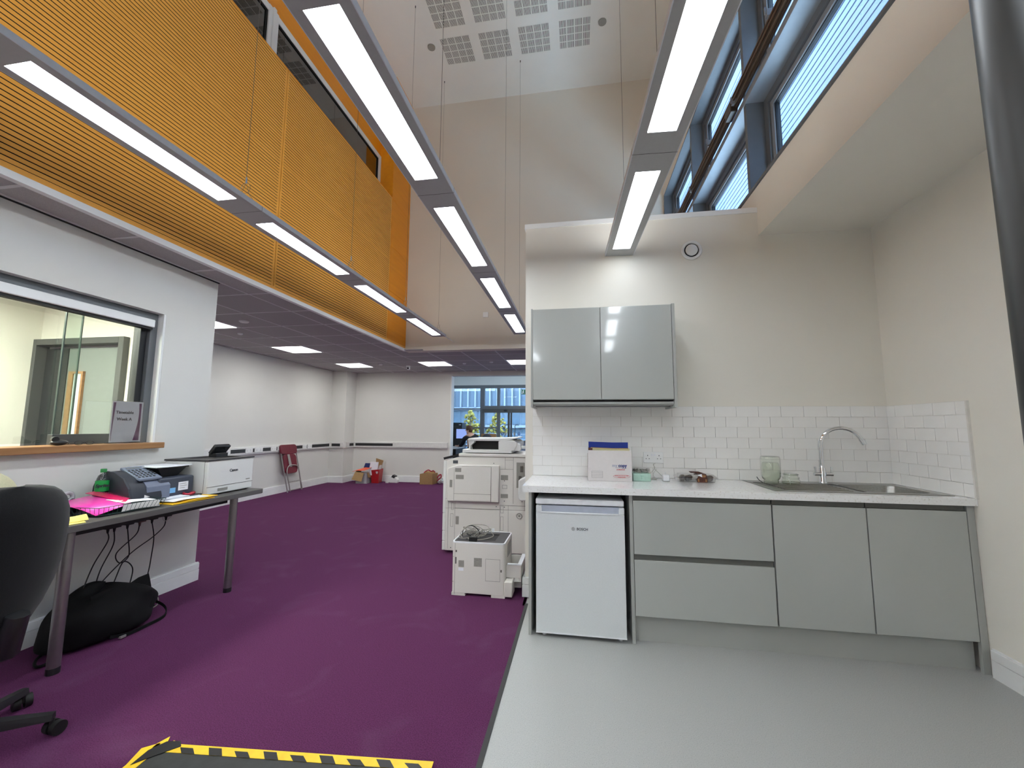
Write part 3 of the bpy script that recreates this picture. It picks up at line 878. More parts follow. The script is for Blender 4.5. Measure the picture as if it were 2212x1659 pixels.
# ================================================================== LUMINAIRES
def luminaire(label, x0, w, ystarts, yend, zb, rot=0.0, pivot=None, hangers=(), hz=HC, rod=False, seam=True):
    """long suspended lamp along y: body, side rails, diffusers, suspension wires"""
    y0 = YB + 0.3
    T = Matrix.Identity(4)
    if rot:
        T = Matrix.Translation(pivot) @ Matrix.Rotation(rot, 4, 'Z') @ Matrix.Translation(-Vector(pivot))
    x1 = x0 + w
    r = empty('pendant_luminaire', (x0 + w / 2, yend, zb), label, 'light', 'long suspended luminaires')
    dx0, dx1 = x0 + w * 0.2, x0 + w * 0.79
    b = MB()
    ys = [y0] + [v for s in ystarts for v in (s, s + 0.975)] + [yend - 0.02]
    ys = sorted(ys)
    # soffit with openings
    b.box(x0 + 0.004, dx0, y0, yend - 0.01, zb, zb + 0.006).box(dx1, x1 - 0.004, y0, yend - 0.01, zb, zb + 0.006)
    gaps = [y0] + [v for s in sorted(ystarts) for v in (s, s + 0.975)] + [yend - 0.01]
    for k in range(0, len(gaps), 2):
        b.box(dx0, dx1, gaps[k], gaps[k + 1], zb, zb + 0.006)
    obj('soffit_plate', b.xf(T), M['lum'], r)
    obj('side_rail', MB().box(x0, x0 + 0.004, y0, yend, zb, zb + 0.032).xf(T), M['lumside'], r)
    obj('side_rail', MB().box(x1 - 0.004, x1, y0, yend, zb, zb + 0.032).xf(T), M['lumside'], r)
    obj('top_plate', MB().box(x0 + 0.004, x1 - 0.004, y0, yend, zb + 0.024, zb + 0.028).xf(T), M['lum'], r)
    for s in ystarts:
        obj('added_uplight_strip', MB().box(dx0, dx1, s, s + 0.975, zb + 0.0285, zb + 0.031).xf(T), M['added_uplight'], r)  # added glow on the lamp tops, brightens ceiling and upper walls
    obj('end_cap', MB().box(x0 + 0.004, x1 - 0.004, yend - 0.01, yend, zb, zb + 0.028).xf(T), M['lum'], r)
    for s in ystarts:
        yy = s + 0.975 + 0.1525
        if yy < yend - 0.05:
            obj('joint_line', MB().box(x0 - 0.0006, x1 + 0.0006, yy - 0.001, yy + 0.001, zb - 0.0008, zb + 0.0325).xf(T), M['prns'], r)
    for s in ystarts:
        d = obj('diffuser', MB().box(dx0, dx1, s, s + 0.975, zb + 0.003, zb + 0.010).xf(T), M['ledr'] if (rot and s > 2) else M['led'], r)
    for hy in hangers:
        for hx in (x0 + w * 0.5,):
            p = T @ Vector((hx, hy, zb + 0.03))
            hh = HC
            c = obj('suspension_wire', MB().cyl((p.x, p.y, p.z + 0.2), (p.x, p.y, hh), 0.0016, 5), M['wire'], r)
            obj('gripper', MB().cyl((p.x, p.y, p.z + 0.16), (p.x, p.y, p.z + 0.20), 0.006, 8), M['chrome'], c)
            obj('ceiling_rose', MB().cyl((p.x, p.y, hh - 0.03), (p.x, p.y, hh), 0.006, 8), M['prnb'], c)
            lp = [(p.x - 0.09, p.y, p.z), (p.x - 0.03, p.y, p.z + 0.08), (p.x, p.y, p.z + 0.17), (p.x + 0.03, p.y, p.z + 0.08), (p.x + 0.09, p.y, p.z)]
            obj('wire_loop', MB().tube(lp, 0.0014, 5), M['wire'], c)
            a = [(p.x + 0.02 * math.cos(t) , p.y + 0.03 * math.sin(t), p.z + 0.125 + 0.03 * math.cos(t)) for t in [i * 0.45 for i in range(15)]]
            obj('wire_coil', MB().tube(a, 0.0012, 5), M['wire'], c)
    if rod:
        obj('supply_conduit', MB().cyl((x1 - 0.03, yend - 0.005, zb + 0.014), (x1 - 0.02, 6.49, zb + 0.014), 0.008, 8), M['trimw'], r)
    return r


luminaire('long suspended lamp nearest the orange slatted wall', -2.272, 0.226, [1.127 + 1.279 * k for k in range(-3, 4)], 6.06, 2.708, hangers=(2.23, 3.50, 4.77, 6.02, 0.2), rod=True)
luminaire('long suspended lamp in the middle, ending beside the kitchen wall', -0.958, 0.230, [1.115 + 1.280 * k for k in range(-3, 4)], 6.06, 2.708, hangers=(5.83, 4.6, 2.3, 0.2), rod=False)
luminaire('long suspended lamp on the right, running up to the kitchen wall', 0.231, 0.224, [2.16, 0.885, -0.39, -1.665], 3.262, 2.682, rot=math.atan(0.0436), pivot=Vector((0.231, 3.27, 2.68)), hangers=(2.95, 1.9, 0.4), rod=False)

# ================================================================== KITCHEN
FY = 2.69                                   # front plane of the units
def panel(label, x0, x1, y0=FY, z1=0.88, z0=0.0):
    return box('end_panel', x0, x1, y0, KY - 0.001, z0, z1, M['unitm'], label=label, cat='panel', bevel=0.001)


panel('grey end panel left of the white fridge', -0.323, -0.305)
panel('grey upright panel between the fridge and the drawers', 0.309, 0.329)
box('filler_panel', 2.122, 2.157, FY, FY + 0.02, 0.0, 0.88, M['unitm'], label='narrow grey filler strip between the last door and the right wall', cat='panel')
plinth = box('plinth', 0.331, 2.12, 2.735, 2.75, 0.0, 0.155, M['unitm'], label='grey plinth board along the floor under the drawers and doors', cat='plinth')


def base_unit(name, label, x0, x1, cat, top=0.86):
    r = empty(name, ((x0 + x1) / 2, 3.0, 0.15), label, cat)
    obj('carcass', MB().box(x0 + 0.001, x1 - 0.001, FY + 0.022, KY - 0.002, 0.155, top), M['unitm'], r)
    box('handle_rail', x0 + 0.002, x1 - 0.002, FY + 0.012, FY + 0.022, 0.848, 0.879, M['unitd'], r)
    return r


u1 = base_unit('drawer_unit', 'grey gloss drawer unit with two wide drawers right of the fridge', 0.331, 1.127, 'drawers')
for z0, z1 in ((0.522, 0.846), (0.160, 0.488)):
    box('drawer_front', 0.332, 1.124, FY, FY + 0.020, z0, z1, M['unit'], u1, bevel=0.002)
box('handle_groove', 0.332, 1.124, FY + 0.013, FY + 0.0215, 0.488, 0.522, M['unitd'], u1)
for a, b, lab in ((1.130, 1.625, 'grey gloss base cupboard right of the drawers, under the draining board'), (1.627, 2.121, 'grey gloss base cupboard nearest the right wall, under the sink bowl')):
    u = base_unit('base_cupboard', lab, a, b, 'cupboard', 0.86 if a < 1.5 else 0.735)
    box('door', a + 0.002, b - 0.002, FY, FY + 0.020, 0.162, 0.846, M['unit'], u, bevel=0.002)
# worktop with the sink cut out
wt = MB()
SX0, SX1, SY0, SY1 = 1.190, 2.098, 2.757, 3.222
wt.box(-0.362, SX0, 2.665, KY - 0.004, 0.88, 0.92).box(SX1, WR - 0.002, 2.665, KY - 0.004, 0.88, 0.92).box(SX0, SX1, 2.665, SY0, 0.88, 0.92).box(SX0, SX1, SY1, KY - 0.004, 0.88, 0.92)
obj('worktop', wt, M['worktop'], label='white speckled quartz worktop over the fridge, drawers and cupboards', cat='worktop')

# sink
sk = empty('sink', (1.64, 2.99, 0.92), 'stainless steel inset sink with ribbed drainer and round-cornered bowl', 'sink')
ox0, ox1, oy0, oy1 = 1.174, 2.112, 2.741, 3.238
bx0, bx1, by0, by1 = 1.70, 2.06, 2.79, 3.13
rim = MB()
rim.box(ox0, bx0, oy0, by0, 0.9205, 0.9235).box(ox0, bx0, by1, oy1, 0.9205, 0.9235).box(ox0, ox0 + 0.02, by0, by1, 0.9205, 0.9235).box(bx0, ox1, oy0, by0, 0.9205, 0.9235).box(bx0, ox1, by1, oy1, 0.9205, 0.9235).box(bx1, ox1, by0, by1, 0.9205, 0.9235)
obj('rim', rim, M['steel'], sk)
obj('drainer_tray', MB().box(ox0 + 0.02, bx0, by0, by1, 0.914, 0.9195), M['steel'], sk)
rb = meshonly('drainer_rib', MB().prism([(-0.009, 0), (-0.004, 0.006), (0.004, 0.006), (0.009, 0)], 'x', -0.18, 0.20), M['steel'])
for k in range(8):
    inst('drainer_rib', rb, sk, (1.44, by0 + 0.03 + k * 0.040, 0.9195))
bowl = MB()
rings = []
for z, ins in ((0.9225, 0.0), (0.905, 0.006), (0.80, 0.016), (0.755, 0.05), (0.75, 0.10)):
    rings.append([(x, y, z) for x, y in rounded(bx0 + ins, bx1 - ins, by0 + ins, by1 - ins, 0.07, 5)])
n = len(rings[0]); vs = [p for rg in rings for p in rg]; fs = []
for i in range(len(rings) - 1):
    for j in range(n): fs.append((i * n + j, i * n + (j + 1) % n, (i + 1) * n + (j + 1) % n, (i + 1) * n + j))
fs.append(tuple(range((len(rings) - 1) * n, len(rings) * n)))
bowl.add(vs, fs)
obj('bowl', bowl, M['steel'], sk, smooth=True)
obj('waste', MB().lathe([(0.035, 0), (0.04, 0.003), (0.0, 0.004)], ((bx0 + bx1) / 2, (by0 + by1) / 2, 0.75)), M['chrome'], sk)
# corner fillers so the round bowl meets the rim
cf = MB()
for cx, cy, sx_, sy_ in ((bx0, by0, 1, 1), (bx1, by0, -1, 1), (bx1, by1, -1, -1), (bx0, by1, 1, -1)):
    pts = [(cx, cy)]
    for i in range(6):
        a = PI / 2 * i / 5
        pts.append((cx + sx_ * 0.07 * (1 - math.sin(a)), cy + sy_ * 0.07 * (1 - math.cos(a))))
    cf.prism(pts, 'z', 0.9205, 0.9235)
obj('bowl_corner', cf, M['steel'], sk)
# mixer tap
tp = empty('mixer_tap', (1.672, 3.185, 0.9235), 'tall chrome swan-neck mixer tap with two lever handles behind the sink', 'tap')
tx, ty = 1.672, 3.185
obj('body', MB().lathe([(0.026, 0), (0.026, 0.006), (0.020, 0.012), (0.020, 0.10), (0.014, 0.106), (0.014, 0.125)], (tx, ty, 0.9235)), M['chrome'], tp, smooth=True)
sp = [(tx, ty, 1.03), (tx, ty, 1.12), (tx, ty, 1.18)]
for i in range(1, 16):
    a = PI * i / 17
    sp.append((tx + 0.118 - 0.118 * math.cos(a), ty - 0.05 * (1 - math.cos(a)) / 2, 1.18 + 0.118 * math.sin(a) * 1.04))
obj('spout', MB().tube(sp, 0.0125, 14), M['chrome'], tp, smooth=True)
e1 = Vector(sp[-1]); e0 = Vector(sp[-2]); dd = (e1 - e0).normalized()
obj('nozzle', MB().tube([e1 - dd * 0.002, e1 + dd * 0.035], 0.0142, 14), M['chrome'], tp, smooth=True)
for s in (-1, 1):
    obj('lever', MB().cyl((tx + s * 0.015, ty - 0.01, 0.985), (tx + s * 0.058, ty - 0.012, 0.985), 0.0125, 12).cyl((tx + s * 0.049, ty - 0.012, 0.985), (tx + s * 0.052, ty - 0.012, 1.035), 0.006, 10), M['chrome'], tp, smooth=True)

# fridge
fg = empty('fridge', (0.0, 3.0, 0.0), 'white undercounter fridge with grey handle strip standing under the worktop', 'fridge')
obj('body', MB().box(-0.272, 0.272, 2.73, 3.22, 0.03, 0.80), M['fridgew'], fg)
box('lid', -0.278, 0.277, 2.692, 3.22, 0.803, 0.838, M['fridgew'], fg, bevel=0.006)
fd = MB().box(-0.274, 0.277, 2.675, 2.725, 0.032, 0.757)
fd.box(-0.274, -0.240, 2.675, 2.725, 0.757, 0.797).box(0.244, 0.277, 2.675, 2.725, 0.757, 0.797)
obj('door', fd, M['fridge'], fg, bevel=0.003)
obj('handle_recess', MB().box(-0.240, 0.244, 2.695, 2.725, 0.757, 0.797), M['handle'], fg)
obj('handle_lip', MB().box(-0.244, 0.248, 2.671, 2.690, 0.752, 0.760).box(-0.244, -0.238, 2.671, 2.69, 0.757, 0.788).box(0.242, 0.248, 2.671, 2.69, 0.757, 0.788), M['fridgew'], fg, bevel=0.002)
obj('door_foot_trim', MB().box(-0.274, 0.277, 2.673, 2.725, 0.026, 0.034), M['fridgew'], fg)
for x in (-0.225, 0.243):
    obj('foot', MB().cyl((x, 2.72, 0.0), (x, 2.72, 0.03), 0.013, 12), M['fridgew'], fg)
text('badge', 'BOSCH', 0.0215, (0.018, 2.6745, 0.660), (1, 0, 0), (0, 0, 1), M['ink'], fg, bold=0.0005)
rg = MB()
rg.tube([(-0.038 + 0.009 * math.cos(a), 2.6747, 0.660 + 0.009 * math.sin(a)) for a in [i * PI / 8 for i in range(17)]], 0.0009, 5)
rg.box(-0.0425, -0.041, 2.6743, 2.675, 0.654, 0.666).box(-0.035, -0.0335, 2.6743, 2.675, 0.654, 0.666).box(-0.042, -0.034, 2.6743, 2.675, 0.6594, 0.6606)
obj('logo', rg, M['ink'], fg)
box('recess_back', -0.305, 0.309, 3.24, 3.255, 0.0, 0.87, M['dark'], None, label='dark backing board in the fridge recess', cat='panel')

# wall cupboard
wc = empty('wall_cupboard', (0.17, KY, 1.45), 'grey gloss two-door wall cupboard above the white tiles', 'cupboard')
obj('carcass', MB().box(-0.322, 0.655, 2.962, KY - 0.002, 1.480, 2.168), M['unitm'], wc)
for a, b in ((-0.324, 0.163), (0.166, 0.655)):
    box('door', a, b, 2.940, 2.960, 1.496, 2.166, M['unit'], wc, bevel=0.002)
box('side_panel', -0.338, -0.325, 2.94, KY - 0.002, 1.440, 2.172, M['unitm'], wc, bevel=0.001)
box('side_panel', 0.658, 0.678, 2.94, KY - 0.002, 1.437, 2.172, M['unitm'], wc, bevel=0.001)
box('handle_rail', -0.325, 0.657, 2.962, 2.978, 1.462, 1.492, M['unitm'], wc)
box('base_board', -0.325, 0.657, 2.978, KY - 0.002, 1.452, 1.470, M['unitm'], wc)
obj('light_pelmet', MB().box(-0.31, 0.64, 3.0, 3.02, 1.447, 1.452), M['unitd'], wc)
# extract valve
ev = empty('air_valve', (0.896, KY, 2.69), 'round white air valve high on the kitchen wall', 'vent')
vv = MB().tube([(0.896 + 0.067 * math.cos(a), KY - 0.008, 2.69 + 0.067 * math.sin(a)) for a in [i * PI / 12 for i in range(25)]], 0.013, 8, cap=False)
obj('ring', vv, M['trimw'], ev, smooth=True)
obj('throat', MB().cyl((0.896, KY - 0.004, 2.69), (0.896, KY - 0.001, 2.69), 0.058, 24), M['dark'], ev)
obj('disc', MB().tube([(0.896, KY - 0.006, 2.69), (0.896, KY - 0.016, 2.69), (0.896, KY - 0.022, 2.69)], [0.045, 0.046, 0.036], 24), M['trimw'], ev, smooth=True)

# double socket
def double_socket(label, x0, x1, y, z0, z1, cat='socket'):
    r = empty('double_socket', ((x0 + x1) / 2, y, z0), label, cat)
    cx, cz, w, hh = (x0 + x1) / 2, (z0 + z1) / 2, x1 - x0, z1 - z0
    box('plate', x0, x1, y - 0.010, y, z0, z1, M['trimw'], r, bevel=0.003)
    hm = MB()
    for s in (-1, 1):
        c = cx + s * w * 0.29
        hm.box(c - 0.0025, c + 0.0025, y - 0.0106, y - 0.009, cz + 0.010, cz + 0.018).box(c - 0.014, c - 0.008, y - 0.0106, y - 0.009, cz - 0.012, cz - 0.007).box(c + 0.008, c + 0.014, y - 0.0106, y - 0.009, cz - 0.012, cz - 0.007)
    obj('pin_hole', hm, M['ink'], r)
    for s in (-1, 1):
        box('rocker_switch', cx + s * 0.010 - 0.006, cx + s * 0.010 + 0.006, y - 0.014, y - 0.0095, cz + 0.012, cz + 0.028, M['fridgew'], r)
    return r


double_socket('white double wall socket on the tiles above the mint tissue box', 0.487, 0.630, KY - 0.010, 1.033, 1.115)

# magazine box
fb = empty('magazine_box', (0.21, 3.1, 0.92), 'white cardboard storage box with copy paper branding, packed with folders', 'box')
fx0, fx1, fy0, fy1 = 0.067, 0.369, 3.0, 3.235
bx = MB().box(fx0, fx1, fy0, fy0 + 0.004, 0.921, 1.135).box(fx0, fx1, fy1 - 0.004, fy1, 0.921, 1.10).box(fx0 + 0.004, fx1 - 0.004, fy0 + 0.004, fy1 - 0.004, 0.921, 0.925)
for xa, xb in ((fx0, fx0 + 0.004), (fx1 - 0.004, fx1)):
    bx.prism([(fy0 + 0.004, 0.921), (fy1 - 0.004, 0.921), (fy1 - 0.004, 1.10), (fy0 + 0.10, 1.10), (fy0 + 0.05, 1.05), (fy0 + 0.004, 1.135)], 'x', xa, xb)
obj('card_body', bx, M['boxw'], fb)
text('logo_text', 'my', 0.030, (0.2515, fy0 - 0.0006, 1.030), (1, 0, 0), (0, 0, 1), M['outline'], fb, bold=0.0006)
text('logo_text', 'copy', 0.030, (0.305, fy0 - 0.0006, 1.030), (1, 0, 0), (0, 0, 1), M['navy'], fb, bold=0.0013)
text('logo_text', 'professional', 0.0115, (0.292, fy0 - 0.0006, 1.003), (1, 0, 0), (0, 0, 1), M['redink'], fb, bold=0.0003)
obj('swoosh', MB().tube([(0.262 + i * 0.009, fy0 - 0.0003, 1.0135 + 0.0022 * math.sin(i * 0.8)) for i in range(9)], 0.0008, 5), M['navy'], fb)
lb = MB()
for z in (0.945, 0.956, 0.967, 0.978, 0.989):
    lb.box(0.090, 0.168, fy0 - 0.0006, fy0, z - 0.0005, z + 0.0005)
lb.box(0.090, 0.091, fy0 - 0.0006, fy0, 0.945, 0.989).box(0.167, 0.168, fy0 - 0.0006, fy0, 0.945, 0.989)
obj('address_lines', lb, M['inkb'], fb)
ov = MB().tube([(0.298 + 0.058 * math.cos(a), fy0 - 0.0003, 0.956 + 0.011 * math.sin(a)) for a in [i * PI / 14 for i in range(29)]], 0.0007, 5)
for z, a, b in ((0.960, 0.252, 0.345), (0.950, 0.272, 0.325)):
    x = a
    while x < b:
        ww = random.uniform(0.003, 0.008); ov.box(x, min(x + ww, b), fy0 - 0.0006, fy0, z - 0.0022, z + 0.0022); x += ww + 0.002
obj('red_print', ov, M['redink'], fb)
fold = [('blue_folder', M['blue'], 3.10, 1.190, 0.074, 0.357, 'shiny blue folder standing tallest in the white magazine box'), ('card_folder', M['kraftl'], 3.065, 1.150, 0.090, 0.355, 'buff card folder in the white magazine box'),
        ('card_folder', M['buff'], 3.045, 1.146, 0.085, 0.362, 'pale yellow card folder in the white magazine box'), ('card_folder', M['choc'], 3.028, 1.151, 0.070, 0.10, 'narrow brown card folder at the left of the magazine box')]
for nm, mt, y, z, a, b, lab in fold:
    obj(nm, MB().prism([(a, 0.93), (b, 0.93), (b, z), (a + (b - a) * .6, z - 0.002), (a, z + 0.003)], 'y', y, y + 0.010), mt, label=lab, cat='folder', group='folders in the magazine box')
# tissue box
tb = empty('tissue_box', (0.44, 3.09, 0.92), 'mint green cardboard box with tissue film rising from its top', 'box')
obj('card_body', MB().box(0.382, 0.502, 3.04, 3.16, 0.921, 0.974), M['mint'], tb, bevel=0.002)
obj('embossed_mark', MB().box(0.438, 0.440, 3.0393, 3.04, 0.935, 0.960).box(0.430, 0.455, 3.0393, 3.04, 0.957, 0.959), mat('mint_dark', (120, 170, 150), 0.6), tb)
gr = [[(0.385 + 0.12 * i / 7, 3.06 + 0.08 * j / 4, 0.976 + 0.030 * abs(math.sin(i * 1.3 + j)) * (1 if j in (1, 2, 3) else 0.2)) for j in range(5)] for i in range(8)]
obj('tissue_film', MB().sheet(gr, 0.001), M['clearp'], tb)
gr = [[(0.425 - 0.01 * j + 0.006 * i, 3.09, 0.975 + 0.014 * j) for j in range(4)] for i in range(3)]
obj('tissue_tip', MB().prism([(0.432, 0.974), (0.446, 0.974), (0.425, 1.008), (0.418, 1.012)], 'y', 3.088, 3.092), M['tissue'], tb)
# plug adapter and its cable
pa = empty('plug_adapter', (0.608, 3.08, 0.92), 'small white cube plug adapter lying on the worktop', 'plug')
obj('body', MB().box(0.586, 0.634, 3.06, 3.10, 0.921, 0.968), M['fridgew'], pa, bevel=0.006)
obj('earth_pin', MB().box(0.604, 0.610, 3.075, 3.081, 0.968, 0.985), M['fridgew'], pa)
cb = spline([(0.55, 3.235, 0.925), (0.50, 3.18, 0.925), (0.53, 3.22, 0.96), (0.565, 3.24, 0.995), (0.555, 3.24, 1.02), (0.57, 3.24, 1.03)], 6)
obj('charger_cable', MB().tube(cb, 0.0016, 6).tube(spline([(0.600, 3.10, 0.94), (0.583, 3.17, 0.965), (0.562, 3.225, 0.99), (0.556, 3.235, 1.03)], 6), 0.0016, 6).tube(spline([(0.52, 3.2, 0.924), (0.56, 3.15, 0.924), (0.545, 3.2, 0.95), (0.575, 3.235, 0.99)], 6), 0.0014, 6), M['cablew'], label='thin white cable hanging below the wall socket onto the worktop', cat='cable', smooth=True)
# tray of cup cakes
ct = empty('cake_tray', (0.82, 3.12, 0.92), 'clear plastic tray of chocolate cakes with torn brown wrapper', 'food tray')
def loop(x0, x1, y0, y1, z, r): return [(x, y, z) for x, y in rounded(x0, x1, y0, y1, r, 3)]
rr = [loop(0.700, 0.945, 3.07, 3.20, 0.922, 0.02), loop(0.692, 0.953, 3.063, 3.207, 0.950, 0.02), loop(0.684, 0.961, 3.055, 3.213, 0.950, 0.02), loop(0.690, 0.955, 3.060, 3.208, 0.956, 0.02), loop(0.71, 0.935, 3.08, 3.19, 0.972, 0.02)]
n = len(rr[0]); fs = []
for i in range(len(rr) - 1):
    for j in range(n): fs.append((i * n + j, i * n + (j + 1) % n, (i + 1) * n + (j + 1) % n, (i + 1) * n + j))
fs.append(tuple(range((len(rr) - 1) * n, len(rr) * n))); fs.append(tuple(range(n))[::-1])
obj('clear_shell', MB().add([p for q in rr for p in q], fs), M['clearp'], ct)
obj('brown_sleeve', MB().prism([(0.812, 0.922), (0.880, 0.922), (0.880, 0.952), (0.872, 0.975), (0.836, 0.978), (0.812, 0.950)], 'y', 3.05, 3.054).box(0.82, 0.875, 3.054, 3.17, 0.975, 0.978).prism([(0.79, 0.979), (0.87, 0.979), (0.85, 0.986), (0.785, 0.987)], 'y', 3.12, 3.16), M['choc'], ct)
obj('sleeve_print', MB().box(0.842, 0.868, 3.049, 3.05, 0.958, 0.972).box(0.818, 0.826, 3.049, 3.05, 0.926, 0.946).box(0.866, 0.874, 3.049, 3.05, 0.926, 0.946), M['chocl'], ct)
obj('white_tear', MB().prism([(0.812, 0.972), (0.842, 0.980), (0.845, 0.958)], 'y', 3.046, 3.048), M['paper'], ct)
for i, (x, y) in enumerate(((0.725, 3.10), (0.765, 3.12), (0.79, 3.16), (0.74, 3.16), (0.90, 3.10), (0.925, 3.14), (0.90, 3.17))):
    obj('cake', MB().lathe([(0.013, 0), (0.019, 0.018), (0.021, 0.026), (0.012, 0.036), (0, 0.038)], (x, y, 0.9235), 12), M['cake'], smooth=True, label='small round chocolate cake inside the clear plastic tray', cat='cake', group='chocolate cakes in the clear tray')

# upturned jars on the drainer
j1 = empty('glass_jar', (1.30, 3.06, 0.924), 'tall empty glass jar standing upside down on the draining board', 'jar')
pr = [(0.044, 0.0), (0.046, 0.004), (0.044, 0.012), (0.046, 0.018), (0.044, 0.026), (0.052, 0.036), (0.058, 0.052), (0.060, 0.10), (0.060, 0.165), (0.057, 0.178), (0.055, 0.181)]
obj('body', MB().lathe(pr, (1.285, 3.05, 0.9265), 28), M['jar'], j1, smooth=True)
obj('inner_wall', MB().lathe([(r_ - 0.003, z_) for r_, z_ in pr[:8]] + [(0.050, 0.135), (0.046, 0.141), (0.0, 0.143)], (1.285, 3.05, 0.9265), 28), M['jar'], j1, smooth=True)
obj('base_disc', MB().lathe([(0.0, 0.177), (0.050, 0.179), (0.056, 0.181), (0.052, 0.184), (0, 0.183)], (1.285, 3.05, 0.9265), 28), M['jarbase'], j1, smooth=True)
j2 = empty('glass_jar', (1.40, 3.06, 0.924), 'short glass jar with stepped lid rim, right of the tall jar', 'jar')
pr = [(0.048, 0), (0.054, 0.006), (0.050, 0.014), (0.055, 0.022), (0.050, 0.032), (0.046, 0.038), (0.050, 0.046), (0.043, 0.054), (0.040, 0.060), (0.043, 0.066), (0.040, 0.072), (0.0, 0.073)]
obj('body', MB().lathe(pr, (1.402, 3.04, 0.9265), 28), M['jar'], j2, smooth=True)
obj('thread_ring', MB().tube([(1.402 + 0.045 * math.cos(a), 3.04 + 0.045 * math.sin(a), 0.9265 + 0.066) for a in [i * PI / 12 for i in range(25)]], 0.0022, 6, cap=False).tube([(1.402 + 0.055 * math.cos(a), 3.04 + 0.055 * math.sin(a), 0.9265 + 0.012) for a in [i * PI / 12 for i in range(25)]], 0.0025, 6, cap=False), M['jarbase'], j2, smooth=True)
obj('dark_spoon', MB().tube(spline([(1.215, 3.10, 0.965), (1.225, 3.09, 0.945), (1.24, 3.07, 0.930)], 5), 0.0025, 6), M['prnb'], label='dark curved handle resting left of the tall upturned jar', cat='utensil', smooth=True)

# ================================================================== COLUMN
cc = Vector((0.846, 0.853, 0))
obj('column', MB().cyl((cc.x, cc.y, 0), (cc.x, cc.y, HC), 0.057, 40), M['column'], smooth=True, label='dark glossy round steel column at the right edge of the picture', cat='column')

# ================================================================== DESK
DZ = 0.76
dk = empty('desk', (-2.93, 2.4, 0), 'dark grey desk with round metal legs against the reception wall', 'desk')
obj('desktop', MB().prism([(-3.185, 1.40), (-2.70, 1.40), (-2.665, 1.44), (-2.665, 3.16), (-2.685, 3.185), (-3.185, 3.215)], 'z', DZ - 0.036, DZ), M['desk'], dk, bevel=0.003)
obj('edge_band', MB().prism([(-2.665, 1.44), (-2.6635, 1.44), (-2.6635, 3.158), (-2.684, 3.187), (-3.18, 3.2165), (-3.18, 3.2145), (-2.6855, 3.185), (-2.665, 3.158)], 'z', DZ - 0.034, DZ - 0.002), M['deskedge'], dk)
for x, y in ((-2.735, 1.865), (-2.735, 2.945)):
    l = obj('leg', MB().cyl((x, y, 0.03), (x, y, DZ - 0.036), 0.0275, 20), M['leg'], dk, smooth=True)
    obj('foot', MB().cyl((x, y, 0.0), (x, y, 0.032), 0.0285, 20), M['plastic'], l)
obj('wall_batten', MB().box(-3.20, -3.17, 1.64, 3.08, DZ - 0.08, DZ - 0.036), M['black'], dk)
obj('under_beam', MB().box(-2.80, -2.76, 1.90, 2.91, DZ - 0.075, DZ - 0.036).box(-3.12, -3.08, 1.90, 2.91, DZ - 0.075, DZ - 0.036), M['black'], dk)
obj('cable_tray', MB().box(-3.12, -2.96, 1.95, 2.86, DZ - 0.10, DZ - 0.095).box(-2.965, -2.96, 1.95, 2.86, DZ - 0.095, DZ - 0.04), M['black'], dk)
# power strip under the desk, plugs and leads
ps = empty('power_strip', (-3.0, 2.2, 0.64), 'black power strip fixed under the desk with plugs pushed in', 'power strip')
obj('body', MB().box(-3.06, -2.99, 1.98, 2.74, 0.655, 0.662 + 0.0), M['plastic'], ps)
for i, y in enumerate((2.262, 2.30, 2.379, 2.457, 2.54, 2.64)):
    p = obj('plug', MB().box(-3.035, -2.985, y - 0.022, y + 0.022, 0.628, 0.655).cyl((-3.01, y, 0.628), (-3.01, y, 0.60), 0.009, 8, 0.005), M['black'] if i != 3 else mat('brown_plug', (84, 58, 54), 0.5), ps)
leads = [[(-3.01, 2.262, 0.61), (-3.0, 2.26, 0.55), (-3.01, 2.20, 0.42), (-2.99, 2.14, 0.28), (-2.95, 2.08, 0.16)],
         [(-3.01, 2.30, 0.61), (-3.0, 2.295, 0.52), (-3.0, 2.235, 0.38), (-3.0, 2.215, 0.26), (-2.96, 2.2, 0.16)],
         [(-3.01, 2.379, 0.61), (-3.0, 2.385, 0.53), (-3.0, 2.397, 0.42), (-3.0, 2.345, 0.39), (-3.0, 2.32, 0.46), (-3.0, 2.43, 0.55), (-3.01, 2.457, 0.61)],
         [(-3.0, 2.29, 0.16), (-3.0, 2.33, 0.30), (-3.0, 2.37, 0.39), (-3.0, 2.43, 0.33), (-3.0, 2.42, 0.22), (-2.97, 2.38, 0.15)],
         [(-3.01, 2.54, 0.61), (-3.0, 2.555, 0.5), (-3.0, 2.55, 0.376), (-3.0, 2.535, 0.25), (-3.0, 2.49, 0.13), (-2.96, 2.45, 0.08)],
         [(-3.01, 2.64, 0.61), (-3.0, 2.62, 0.56), (-3.0, 2.547, 0.504), (-3.0, 2.42, 0.44), (-3.0, 2.29, 0.34), (-2.97, 2.16, 0.24), (-2.93, 2.05, 0.18)]]
LL = ['black lead leaving the power strip nearest the left desk leg', 'black lead hanging second from the left desk leg', 'black lead looping between the middle plugs', 'loose black lead loop standing above the black bag',
      'straight black lead falling from the last but one plug', 'long black lead crossing the others from the far plug']
for i, p in enumerate(leads):
    obj('power_lead', MB().tube(spline(p, 8), 0.0036, 6), M['cable'], smooth=True, label=LL[i], cat='cable', group='leads under the desk')
obj('power_lead', MB().tube(spline([(-3.0, 2.66, 0.655), (-2.99, 2.60, 0.63), (-2.99, 2.62, 0.60), (-2.99, 2.67, 0.63), (-3.0, 2.69, 0.66)], 8), 0.002, 6), M['cablew'], smooth=True, label='thin pale cable coil at the end of the power strip', cat='cable', group='leads under the desk')

